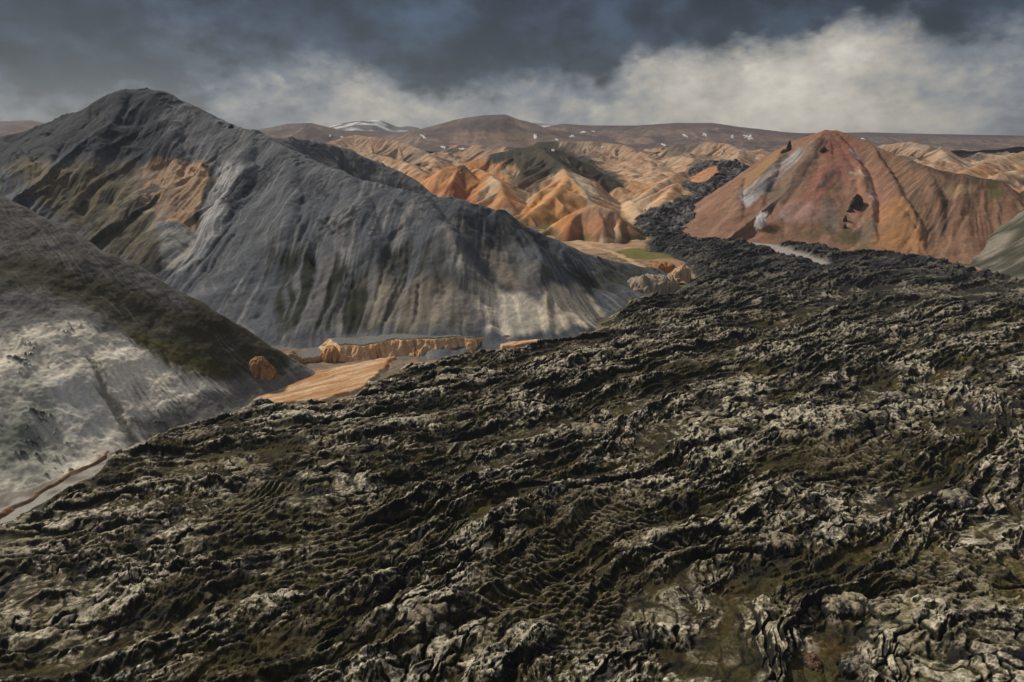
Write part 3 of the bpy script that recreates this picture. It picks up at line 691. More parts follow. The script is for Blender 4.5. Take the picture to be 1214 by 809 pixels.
    tone = (.26 * B1 + .32 * B2 + .28 * B3 + .2 * B4 + .12 * B5) * 1.0 + .12 * FA + .08 * FB + .02
    return dict(z=z, sd=sd, edge=edge, gravel=gravel, rub=rub, tone=tone, blk=blk * boul, r1=r1, r2=r2, r3=r3, rp=ripple, cleft=cleft, ws=ws, fan=fanm, frp=frp, slab=slab, gap=gap, sc=sc, grit=grit, low=lowf, u=u, v=v)

def build_lava():
    nr, na = int(1700 * Q), int(2100 * Q)
    rr = np.exp(np.linspace(math.log(95), math.log(1500), nr)).astype(f32)
    an = np.radians(np.linspace(-52, 52, na)).astype(f32)
    A, Rr = np.meshgrid(an, rr)
    X = Rr * np.sin(A); Y = Rr * np.cos(A)
    H = lava_height(X, Y); Z = H['z']
    # normal, relief
    dXr, dYr, dZr = np.gradient(X, axis=0), np.gradient(Y, axis=0), np.gradient(Z, axis=0)
    dXa, dYa, dZa = np.gradient(X, axis=1), np.gradient(Y, axis=1), np.gradient(Z, axis=1)
    nx = dYa * dZr - dZa * dYr; ny = dZa * dXr - dXa * dZr; nz = dXa * dYr - dYa * dXr
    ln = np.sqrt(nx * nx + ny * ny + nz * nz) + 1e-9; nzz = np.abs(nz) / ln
    rub = H['rub']
    b1 = fbm(X / 45, Y / 30, 4, 1001); b2 = fbm(X / 12, Y / 9, 4, 1002); b3 = 1.3 * fbm(X / 2.2, Y / 2.2, 5, 1003, .65); b4 = fbm(X / 140, Y / 90, 3, 1004)
    crest = .9 * (H['r1'] - .4) + .6 * (H['r2'] - .4) + .35 * (H['r3'] - .4)
    tone = H['tone'] + .45 * H['blk']
    C = np.zeros(X.shape + (3,), f32) + np.array((.014, .014, .014), f32)  # dark lava rock, lowered further to stand in for cloud shade
    C = mixc(C, (.030, .025, .017), sst(-.2, .4, b2))
    # olive and rusty moss in hollows
    mo = np.clip((1 - rub) * .95 + .75 * sst(-.15, .35, b1) * (1 - .6 * sst(.2, .5, tone)), 0, 1)
    mo = np.maximum(mo, .7 * (1 - sst(260, 460, Y)) * sst(-.4, .2, b2 + .4 * b1))
    C = mixc(C, (.042, .036, .013), mo * sst(-.6, .1, b2 + .1))
    C = mixc(C, (.058, .036, .011), .85 * mo * sst(.05, .45, b1 + .5 * b3 - .2 * crest))
    C = mixc(C, (.15, .118, .026), .85 * mo * sst(-.2, .4, b3 + .2) * sst(.25, .55, b4 + .5 * b2 + .2 * b3))
    # grey woolly moss on the tops
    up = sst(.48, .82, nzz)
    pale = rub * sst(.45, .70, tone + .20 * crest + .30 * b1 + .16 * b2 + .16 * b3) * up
    pr = (1 - rub) * sst(.30, .80, H['rp'] * .55 + .4 * crest + .35 * b1 + .25 * b2 + .3 * b3 + .3 * tone) * .55 * up
    pale = np.maximum(pale * .92, pr)
    ws = H['ws']; ps = sst(.10, .22, H['gap']) * up * sst(-.2, .3, b2 + .5 * b1 + .5 * (H['sc'] - .4) + .25 * b3 + .4 * crest)
    pale = pale * (1 - ws) + ws * ps * (.62 + .38 * sst(-.3, .3, b3 + .3 * b2))
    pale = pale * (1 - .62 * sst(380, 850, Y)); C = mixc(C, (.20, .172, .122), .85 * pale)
    C = mixc(C, (.58, .52, .40), .9 * pale * sst(.0, .38, b1 + .5 * b3 + .3 * crest + .3 * (tone - .3)))
    C = mixc(C, (.22, .19, .135), .8 * H['fan'] * sst(.35, .8, H['frp'] + .25 * b3 + .2 * b2))
    # moss cushions turn olive down their flanks
    C = mixc(C, (.095, .080, .030), .85 * ws * ps * sst(-.2, .35, .6 * b2 + .6 * b1 - .7 * (H['slab'] - .55)))
    C = mixc(C, (.012, .012, .013), .8 * ws * (1 - sst(.03, .12, H['gap'])))
    # bare dark rock on steep sides and down the clefts
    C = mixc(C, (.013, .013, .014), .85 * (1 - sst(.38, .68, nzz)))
    C = mixc(C, (.012, .012, .012), .8 * H['cleft'])
    C = mixc(C, (.062, .05, .018), .6 * (1 - sst(260, 460, Y)) * (1 - pale) * sst(.35, .6, nzz) * sst(-.2, .4, b2 + b3 * .5))
    C = C * np.clip(1 + .7 * fbm(X / 1.3, Y / 1.3, 4, 1005, .7) + .3 * b3, .35, 2)[..., None]
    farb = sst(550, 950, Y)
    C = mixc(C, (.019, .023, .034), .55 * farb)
    gr = polymask([Gp(a, b, 3)[:2] for a, b in [(900, 270), (960, 270), (1010, 276), (1060, 294), (1110, 304), (1000, 302), (960, 290), (915, 284)]], X, Y, 14)
    C = mixc(C, (.10, .095, .025), .8 * gr * sst(.0, .35, b1 + .6 * b2))
    C = mixc(C, (.33, .30, .27), H['gravel'])
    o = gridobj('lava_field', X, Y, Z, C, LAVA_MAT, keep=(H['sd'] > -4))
    tag(o, 'dark moss-covered lava field with pale ridges filling the valley', 'lava field', kind='structure')

def build_ground():
    rr = np.concatenate([[20], np.exp(np.linspace(math.log(60), math.log(1400), 500)), np.exp(np.linspace(math.log(1450), math.log(14000), 60))]).astype(f32)
    an = np.radians(np.linspace(-180, 180, 1081)).astype(f32)
    A, Rr = np.meshgrid(an, rr); X = Rr * np.sin(A); Y = Rr * np.cos(A)
    Z = groundz(X, Y) - 1.2 * sst(900, 1400, Rr)
    C = np.zeros(X.shape + (3,), f32) + np.array((.15, .13, .11), f32)
    b = fbm(X / 40, Y / 40, 4, 1101)
    C = mixc(C, (.07, .062, .05), sst(-.2, .4, b))
    C = mixc(C, (.34, .325, .29), .85 * sst(-.4, .2, b + fbm(X / 7, Y / 7, 4, 1104)) * (1 - sst(380, 430, Y)) * (1 - sst(-130, -90, X)))
    C = mixc(C, (.30, .20, .13), .8 * sst(-.2, .3, b + fbm(X / 9, Y / 9, 4, 1103)) * (1 - sst(560, 640, Y)) * sst(395, 430, Y))
    C = mixc(C, (.09, .085, .03), .85 * sst(-.1, .2, b) * sst(650, 800, Y))
    C = mixc(C, (.40, .22, .11), .8 * sst(0, .3, -b) * sst(700, 850, Y))
    tag(gridobj('ground', X, Y, Z, C, EARTH), 'brown and grey valley floor under the lava and hills', 'ground', kind='structure')

# ================================================================== sky, light, camera
SUN_AZ, SUN_EL = R(-54), R(41)      # azimuth from +Y toward +X
def build_world():
    w = bpy.data.worlds.new('World'); scene.world = w; w.use_nodes = True; k = NT(w.node_tree)
    out = k.new('ShaderNodeOutputWorld'); bg = k.new('ShaderNodeBackground'); bg.inputs['Strength'].default_value = 0.1
    sky = k.new('ShaderNodeTexSky', sky_type='NISHITA', sun_disc=False, sun_elevation=SUN_EL, sun_rotation=SUN_AZ, altitude=700)
    g = k.new('ShaderNodeTexCoord').outputs['Generated']
    sx = k.new('ShaderNodeSeparateXYZ'); k.put(sx.inputs[0], g); x, y, z = sx.outputs
    az = k.m('MULTIPLY', k.m('ARCTAN2', x, y), 57.2958)
    el = k.m('MULTIPLY', k.m('ARCSINE', z), 57.2958)
    # cloud coordinates: direction squeezed vertically
    cv = k.new('ShaderNodeCombineXYZ'); k.put(cv.inputs[0], k.m('MULTIPLY', az, .1)); k.put(cv.inputs[1], k.m('MULTIPLY', el, .155)); k.put(cv.inputs[2], k.m('MULTIPLY', z, 1.0))
    n1 = k.noise(cv.outputs[0], .55, 7, .5, 0); n2 = k.noise(cv.outputs[0], 1.7, 8, .55, .1)
    cv2 = k.new('ShaderNodeVectorMath', operation='ADD'); k.put(cv2.inputs[0], cv.outputs[0]); cv2.inputs[1].default_value = (7.3, 2.1, 4.0)
    n3 = k.noise(cv2.outputs[0], .9, 6, .55, .2); n4 = k.noise(cv2.outputs[0], 4.0, 8, .55, .1); n5 = k.noise(cv.outputs[0], 9.0, 7, .55, 0)
    def gauss(a0, e0, sa, se):
        a = k.m('DIVIDE', k.m('SUBTRACT', az, a0), sa); e = k.m('DIVIDE', k.m('SUBTRACT', el, e0), se)
        return k.m('EXPONENT', k.m('MULTIPLY', k.m('ADD', k.m('MULTIPLY', a, a), k.m('MULTIPLY', e, e)), -1.0))
    def add(*v):
        s = v[0]
        for q in v[1:]: s = k.m('ADD', s, q)
        return s
    def mul(a, b): return k.m('MULTIPLY', a, b)
    def curve(pts, lo, hi):
        fc = k.new('ShaderNodeFloatCurve'); c = fc.mapping.curves[0]
        while len(c.points) > 2: c.points.remove(c.points[1])
        P = [((a + 60) / 120, (v - lo) / (hi - lo)) for a, v in pts]
        c.points[0].location = P[0]; c.points[1].location = P[-1]
        for q in P[1:-1]: c.points.new(*q)
        fc.mapping.update(); k.put(fc.inputs['Value'], k.m('DIVIDE', k.m('ADD', az, 60), 120))
        return k.m('ADD', k.m('MULTIPLY', fc.outputs[0], hi - lo), lo)
    # bottom edge of the dark deck in degrees, by azimuth
    edge = add(curve([(-60, 5), (-44, 3.5), (-36, 4.0), (-26, 5.8), (-19, 6.0), (-11, 5.4), (-6, 4.2), (0, 4.8), (4, 5.4), (7, 5.2), (9.5, 7.0), (13, 6.9), (17, 7.6), (20.5, 7.2), (24, 8.8), (28, 8.4), (31, 7.0), (36, 7.4), (60, 5)], 0, 12),
               mul(k.m('SUBTRACT', n2, .5), 4.2), mul(k.m('SUBTRACT', n4, .5), 3.2), mul(k.m('SUBTRACT', n5, .5), 1.2))
    dd = k.m('SUBTRACT', el, edge)
    left = k.ramp(az, -24, -10, 1, 0)
    deck = k.ramp(dd, -.9, 1.3)
    deckL = k.ramp(dd, -3.0, 3.5)
    deck = k.m('ADD', k.m('MULTIPLY', deck, k.m('SUBTRACT', 1.0, left)), k.m('MULTIPLY', deckL, left))
    # bright layer under the deck
    br = add(curve([(-60, .12), (-36, .19), (-26, .22), (-18, .29), (-8, .42), (0, .40), (8, .46), (13, .58), (22, .64), (28, .52), (33, .3), (38, .2), (60, .2)], 0, 1),
             mul(k.m('SUBTRACT', n3, .5), .75), mul(k.m('SUBTRACT', n2, .5), .6), mul(k.m('SUBTRACT', n4, .5), .62), mul(k.m('SUBTRACT', n5, .5), .28))
    grey = mul(k.ramp(dd, -2.6, -.4), k.ramp(n4, .40, .62))         # grey underside hanging below the edge
    br = mul(br, k.m('SUBTRACT', 1.0, mul(grey, .45)))
    br = k.m('MAXIMUM', br, .10)
    br = mul(mul(br, k.ramp(el, 0, 3.5, .78, 1)), SKYK)
    warm = k.ramp(br, .06, .26)
    tint = k.mix(warm, (.80, .92, 1.12, 1), (1.06, .97, .83, 1))
    cl = k.new('ShaderNodeVectorMath', operation='SCALE'); k.put(cl.inputs[0], tint); k.put(cl.inputs['Scale'], br)
    dk = k.m('ADD', .003, k.m('MULTIPLY', k.ramp(k.m('ADD', mul(n3, .45), k.m('ADD', mul(n2, .3), mul(n4, .25))), .40, .64), .050))
    dkc = k.new('ShaderNodeVectorMath', operation='SCALE'); dkc.inputs[0].default_value = (.62, .92, 1.45); k.put(dkc.inputs['Scale'], dk)
    low = k.mix(deck, cl.outputs[0], dkc.outputs[0])
    # overhead: thinner, brighter overcast
    high = k.mix(k.ramp(n1, .3, .7), OVER_A, OVER_B)
    c = k.mix(k.ramp(el, 13, 34), low, high)
    c = k.mix(k.ramp(el, -6, -1, 1, 0), c, (.05, .05, .05, 1))
    s10 = k.new('ShaderNodeVectorMath', operation='SCALE'); k.put(s10.inputs[0], c); s10.inputs['Scale'].default_value = 10.0
    fin = k.mix(.94, sky.outputs[0], s10.outputs[0])
    k.put(bg.inputs['Color'], fin); k.l.new(bg.outputs[0], out.inputs[0])
OVER_A = (.105, .112, .13, 1); OVER_B = (.185, .183, .18, 1); SKYK = .46

def build_light():
    l = bpy.data.lights.new('sun', 'SUN'); l.energy = 2.5; l.angle = R(6); l.color = (1, .92, .79)
    o = bpy.data.objects.new('sun', l); col.objects.link(o)
    from mathutils import Vector
    d = Vector((math.sin(SUN_AZ) * math.cos(SUN_EL), math.cos(SUN_AZ) * math.cos(SUN_EL), math.sin(SUN_EL)))
    o.rotation_euler = d.to_track_quat('Z', 'Y').to_euler(); o.location = (0, 0, 900)

def build_camera():
    c = bpy.data.cameras.new('camera'); o = bpy.data.objects.new('camera', c); col.objects.link(o)
    c.sensor_fit = 'HORIZONTAL'; c.sensor_width = 36; c.lens = 36 * FPX / 1214; c.clip_start = 1; c.clip_end = 30000
    o.location = (0, 0, CH); o.rotation_euler = (math.pi / 2 - PITCH, 0, 0); scene.camera = o

def build_haze():
    m = bpy.data.materials.new('haze_air'); m.use_nodes = True; k = NT(m.node_tree)
    out = k.new('ShaderNodeOutputMaterial'); v = k.new('ShaderNodeVolumePrincipled')
    v.inputs['Color'].default_value = (.80, .86, 1.0, 1); v.inputs['Density'].default_value = HAZE; v.inputs['Anisotropy'].default_value = 0.2
    k.l.new(v.outputs[0], out.inputs['Volume'])
    x0, x1, y0, y1, z0, z1 = -6000, 6000, -1500, 9300, -40, 500
    V = [(x, y, z) for x in (x0, x1) for y in (y0, y1) for z in (z0, z1)]
    F = [(0, 1, 3, 2), (4, 6, 7, 5), (0, 4, 5, 1), (2, 3, 7, 6), (0, 2, 6, 4), (1, 5, 7, 3)]
    o = obj('haze', np.array(V), np.array(F), m, smooth=False)
    tag(o, 'thin bluish haze in the air over the far hills', 'haze', kind='stuff')
HAZE = 0.000028


# ================================================================== 6. upper lava tongue, flats, river beds
def build_tongue():
    L = [dict(p=[W(815, 292, 1075), W(812, 264, 1190), W(816, 246, 1280), W(834, 226, 1400), W(850, 204, 1510), W(853, 191, 1580)], s=.42, r=26),
         dict(p=[W(775, 288, 1090), W(776, 262, 1180), W(790, 246, 1270), W(815, 232, 1370)], s=.5, r=16),
         dict(p=[W(853, 192, 1570), W(870, 192, 1560), W(878, 200, 1520)], s=.5, r=16),
         dict(p=[W(860, 268, 1180), W(862, 245, 1290), W(868, 226, 1400)], s=.4, r=24)]
    hf = lambda x, y: np.maximum(tent(x, y, L), groundz(x, y))
    X, Y = grid(150, 660, 1020, 1680, 1.5)
    wx = 9 * fbm(X / 35, Y / 35, 4, 1205); wy = 9 * fbm(X / 35, Y / 35, 4, 1209)
    Z0, U, D = tent(X + wx, Y + wy, L, True)
    fx, fy = X + wx, Y + wy
    om = polymask([hit(a, b, hf) for a, b in [(812, 214), (822, 208), (838, 199), (850, 197), (851, 205), (840, 213), (826, 217)]], fx, fy, 4)
    gm = polymask([hit(a, b, hf) for a, b in [(845, 232), (862, 224), (874, 228), (882, 262), (862, 266), (848, 246)]], fx, fy, 8)
    B1 = np.abs(perlin(fx / 30, fy / 30, 1252)); B2 = np.abs(perlin(fx / 13, fy / 12, 1253)); B3 = np.abs(perlin(fx / 6, fy / 6, 1254))
    rg = ridged(fx / 46, fy / 46, 3, 1256)
    b1 = fbm(X / 45, Y / 45, 4, 1258); b2 = fbm(X / 10, Y / 10, 4, 1259)
    rough = (1 - om) * (1 - .55 * gm)
    Z = Z0 + rough * (9 * B1 + 5.5 * B2 + 3 * B3 + 7 * (rg - .5)) - 4 + 3 * om
    C = np.zeros(X.shape + (3,), f32) + np.array((.024, .025, .029), f32)
    C = mixc(C, (.06, .052, .042), sst(.0, .5, b1))
    C = mixc(C, (.17, .165, .16), .8 * sst(.42, .75, .5 * B1 + .7 * B2 + .5 * B3 + .4 * b2 + .2 * b1) * rough)
    C = mixc(C, (.07, .062, .025), .85 * gm * sst(-.3, .2, b2 + b1 + .2))
    C = mixc(C, (.13, .12, .03), .7 * gm * sst(.1, .4, b2 + .5 * b1))
    gv = polymask([hit(a, b, hf) for a, b in GRAVEL], fx, fy, 5); Z = Z * (1 - gv) + (Z0 - 1) * gv; C = mixc(C, (.34, .31, .28), gv)
    C = mixc(C, (.45, .24, .12), om); C = mixc(C, (.36, .16, .10), om * sst(-.1, .3, b2))
    o = gridobj('lava_tongue', X, Y, Z, C, LAVA_MAT, keep=D < 62)
    tag(o, 'narrow dark tongue of lava climbing between the orange hills', 'lava flow', kind='structure')

def build_flat():
    X, Y = grid(20, 380, 770, 1160, 1.6)
    b1 = fbm(X / 40, Y / 40, 4, 1301); b2 = fbm(X / 9, Y / 9, 4, 1302)
    Z = groundz(X, Y) + 1.0 + 2.0 * sst(-.2, .5, b1) + .5 * b2
    fx, fy = X + 9 * fbm(X / 22, Y / 22, 4, 1303), Y + 9 * fbm(X / 22, Y / 22, 4, 1304)
    G = lambda pts, soft=6: polymask([Gp(a, b, -5)[:2] for a, b in pts], fx, fy, soft)
    C = np.zeros(X.shape + (3,), f32) + np.array((.32, .20, .12), f32)
    C = mixc(C, (.46, .32, .20), sst(-.1, .4, b1 + .4 * b2))
    C = mixc(C, (.13, .12, .032), .95 * G([(722, 300), (745, 296), (772, 294), (800, 297), (802, 306), (770, 309), (735, 306)], 8))
    C = mixc(C, (.07, .065, .028), .8 * G([(700, 300), (730, 302), (770, 309), (800, 312), (790, 322), (740, 316)], 8) * sst(-.3, .2, b1 + b2))
    C = mixc(C, (.50, .34, .22), .9 * linemask([Gp(a, b, -5)[:2] for a, b in [(672, 286), (700, 293), (722, 298), (735, 303), (752, 312), (762, 322)]], fx, fy, 5, 2))
    Z = Z - 6 * polymask(lava_outline(), X, Y, 6)
    o = gridobj('river_flat', X, Y, Z, C, EARTH); tag(o, 'green and orange flat between the hills and the lava', 'flat', kind='structure')

def build_river():
    def sheet(name, outline, up, c1, c2, label, x0, x1, y0, y1, res, seed, lam=(60, 6), c3=(.62, .47, .33)):
        X, Y = grid(x0, x1, y0, y1, res)
        fx, fy = X + 4 * fbm(X / 14, Y / 14, 4, seed), Y + 4 * fbm(X / 14, Y / 14, 4, seed + 1)
        m = polymask([Gp(a, b, up - 6)[:2] for a, b in outline], fx, fy, 3)
        n = fbm((X + .9 * Y + 5 * fbm(X / 12, Y / 12, 3, seed + 5)) / lam[0], (Y - .9 * X + 6 * fbm(X / 16, Y / 16, 3, seed + 6)) / lam[1], 5, seed + 2)
        Z = groundz(X, Y) + up - 2.5 * (1 - sst(.1, .9, m)) + .35 * n
        C = np.zeros(X.shape + (3,), f32) + np.array(c1, f32)
        C = mixc(C, c2, sst(-.05, .35, n)); C = mixc(C, c3, .8 * sst(.0, .3, -n))
        tag(gridobj(name, X, Y, Z, C, EARTH, keep=m > .02), label, 'river bed', kind='structure')
    sheet('river_bed', [(300, 474), (318, 462), (345, 449), (380, 439), (425, 430), (470, 421), (452, 440), (430, 460), (385, 474), (330, 480)], 2.4, (.50, .30, .16), (.40, .20, .09), 'orange braided river bed between the hillside and the lava', -240, -40, 380, 540, .7, 1400)
    sheet('river_bed', [(590, 406), (612, 403), (640, 398), (662, 396), (660, 402), (620, 409), (595, 411)], 2.0, (.5, .3, .16), (.42, .2, .09), 'thin orange strip of river bed below the white clay', -30, 80, 520, 620, .7, 1410)
    sheet('river_bed', [(-60, 642), (0, 607), (30, 590), (66, 568), (110, 545), (130, 530), (136, 533), (110.5, 546), (66, 570.5), (30, 593), (0, 610.5), (-60, 646)], 2.0, (.22, .12, .06), (.15, .10, .06), 'rust orange stream bed along the edge of the lava', -280, -120, 230, 400, .6, 1420, (9, 4), (.20, .17, .13))

# ================================================================== 7. bluff, mounds, rocks, snow, steam
def dome(name, cx, cy, rx, ry, rot, h, colf, mat, seed, lump=.25, res=None, power=1.4, basef=groundz, sink=1.0, blunt=1.0):
    """a single standing mound or outcrop as its own solid surface"""
    n = int(70 if res is None else res)
    t = np.linspace(-1.25, 1.25, n, dtype=f32); A, B = np.meshgrid(t, t)
    c, s_ = math.cos(rot), math.sin(rot)
    X = cx + A * rx * c - B * ry * s_; Y = cy + A * rx * s_ + B * ry * c
    m = min(rx, ry)
    k1 = fbm(X / m * 1.1, Y / m * 1.1, 4, seed); q = np.hypot(A, B) * (1 + .38 * k1)
    body = np.clip(1 - q ** 2 * 1.0, -1, 1); body = np.sign(body) * np.abs(body) ** (1 / power)
    bl = 1.2 * np.abs(perlin(X / m * 1.4, Y / m * 1.4, seed + 3)) + .42 * np.abs(perlin(X / m * 3.2, Y / m * 3.2, seed + 4)) + .16 * np.abs(perlin(X / m * 7, Y / m * 7, seed + 5)) + .07 * np.abs(perlin(X / m * 14, Y / m * 14, seed + 6))
    hh = h * body + lump * h * (bl - .35)
    Z = basef(X, Y) + hh - sink
    C = colf(X, Y, hh / h, bl, A, B)
    return gridobj(name, X, Y, Z, C, mat, keep=hh > -1.2 * sink - .12 * h)

def build_mounds():
    def clay(c1, c2, c3, seed):
        def f(X, Y, hh, bl, A, B):
            n = fbm(X / 5, Y / 5, 4, seed); n2 = fbm(X / 1.6, Y / 6, 3, seed + 1)
            C = np.zeros(X.shape + (3,), f32) + np.array(c1, f32)
            C = mixc(C, c2, sst(-.1, .35, n)); return mixc(C, c3, .8 * sst(.15, .4, n2 + .2 * n))
        return f
    def put(px, py, rx, ry, rot, h, cs, label, seed, up=-6, hfun=None, **kw):
        x, y, z = Gp(px, py, up) if hfun is None else hit(px, py, hfun)
        if hfun is not None: kw['basef'] = lambda X, Y: hfun(X, Y)
        o = dome('clay_mound', x, y + ry * .4, rx, ry, rot, h, clay(*cs, seed), EARTH, seed, **kw); tag(o, label, 'mound')
    put(311, 448, 9, 8, .3, 8, ((.40, .22, .10), (.26, .14, .06), (.07, .05, .03)), 'dull orange mound at the end of the dark mossy slope', 1501, hfun=HF_NEAR)
    put(346, 436, 8, 7, 0, 11, ((.40, .27, .18), (.30, .2, .14), (.14, .1, .07)), 'small pale tan mound standing alone on the grey gully floor', 1502)
    put(392, 428, 9, 8, .2, 11, ((.50, .28, .13), (.38, .19, .08), (.06, .045, .03)), 'round orange mound at the near end of the long river bluff', 1503)
    put(775, 346, 34, 20, .25, 17, ((.30, .24, .18), (.42, .34, .26), (.12, .1, .08)), 'broad grey and cream mound where the green foot meets the lava', 1504, lump=.35, res=110)
    put(808, 334, 14, 22, -.3, 15, ((.42, .28, .17), (.50, .36, .24), (.12, .08, .05)), 'tan fluted mound pressed against the dark lava edge', 1505, lump=.4)
    put(786, 324, 22, 14, .1, 13, ((.42, .19, .08), (.34, .14, .06), (.12, .06, .035)), 'rust red mound behind the cream one', 1506, lump=.35)
    # long orange bluff at the foot of the blue mountain
    pts = [(388, 428), (402, 426), (430, 424), (470, 420), (505, 418), (540, 416), (570, 412)]
    hs = [4, 9.5, 8.5, 10.5, 10, 10, 6]
    P = []
    for (a, b), h in zip(pts, hs):
        x, y, z = Gp(a, b, -6); P.append((x, y + 7, float(groundz(x, y)) + h))
    L = [dict(p=P, s=(.03, 1.05), r=1.6)]
    X, Y = grid(-160, 0, 470, 600, .5)
    w1 = 6 * fbm(X / 13, Y / 16, 5, 1601) + 5.0 * ridged(X / 17 + .5 * fbm(X / 20, Y / 20, 3, 1608), Y / 40, 5, 1602, .5) + 1.5 * fbm(X / 3, Y / 3, 4, 1609)
    Z, U, D = tent(X, Y + w1, L, True)
    front = 1 - sst(-.5, .8, tent(X, Y + w1 - .6, L) - Z + .45)
    st = fbm(U / 3.2, D / 30, 4, 1603)
    gzz = groundz(X, Y); hh = Z - gzz
    sl = slope_of(X, Y, Z)
    C = np.zeros(X.shape + (3,), f32) + np.array((.15, .145, .14), f32)
    C = mixc(C, (.04, .042, .024), 1 - sst(2.0, 5.0, D + 2 * fbm(X / 5, Y / 5, 3, 1607)))
    face = sst(.25, .6, sl + .35 * fbm(X / 4, Y / 4, 4, 1604)); Z = Z + .5 * fbm(X / 3, Y / 3, 4, 1605)
    C = mixc(C, (.60, .36, .19), face); C = mixc(C, (.68, .48, .31), face * sst(.0, .4, st + .5 * fbm(X / 6, Y / 6, 3, 1606))); C = mixc(C, (.30, .13, .055), face * .8 * sst(.1, .45, -st))
    C = mixc(C, (.035, .03, .02), face * sst(.25, .5, -st) * .8)
    tag(gridobj('clay_bluff', X, Y, Z, C, EARTH, keep=(hh > -2) & (D < 26)), 'long low bluff of orange clay along the foot of the blue-grey mountain', 'bluff')

def lavacol(cap, capamt, seed, base=(.02, .02, .021)):
    def f(X, Y, hh, bl, A, B):
        n = fbm(X / 4, Y / 4, 4, seed); n2 = fbm(X / 1.1, Y / 1.1, 3, seed + 1)
        C = np.zeros(X.shape + (3,), f32) + np.array(base, f32)
        C = mixc(C, (.045, .037, .02), sst(-.1, .4, n))
        m = capamt * sst(.18, .55, hh * .55 + .5 * bl - .25 + .35 * n + .2 * n2)
        cw = (cap[0], cap[1] * .94, cap[2] * .80); C = mixc(C, cw, m); return mixc(C, tuple(min(.5, q * 1.5) for q in cw), m * sst(.0, .4, n2 + .4 * n))
    return f

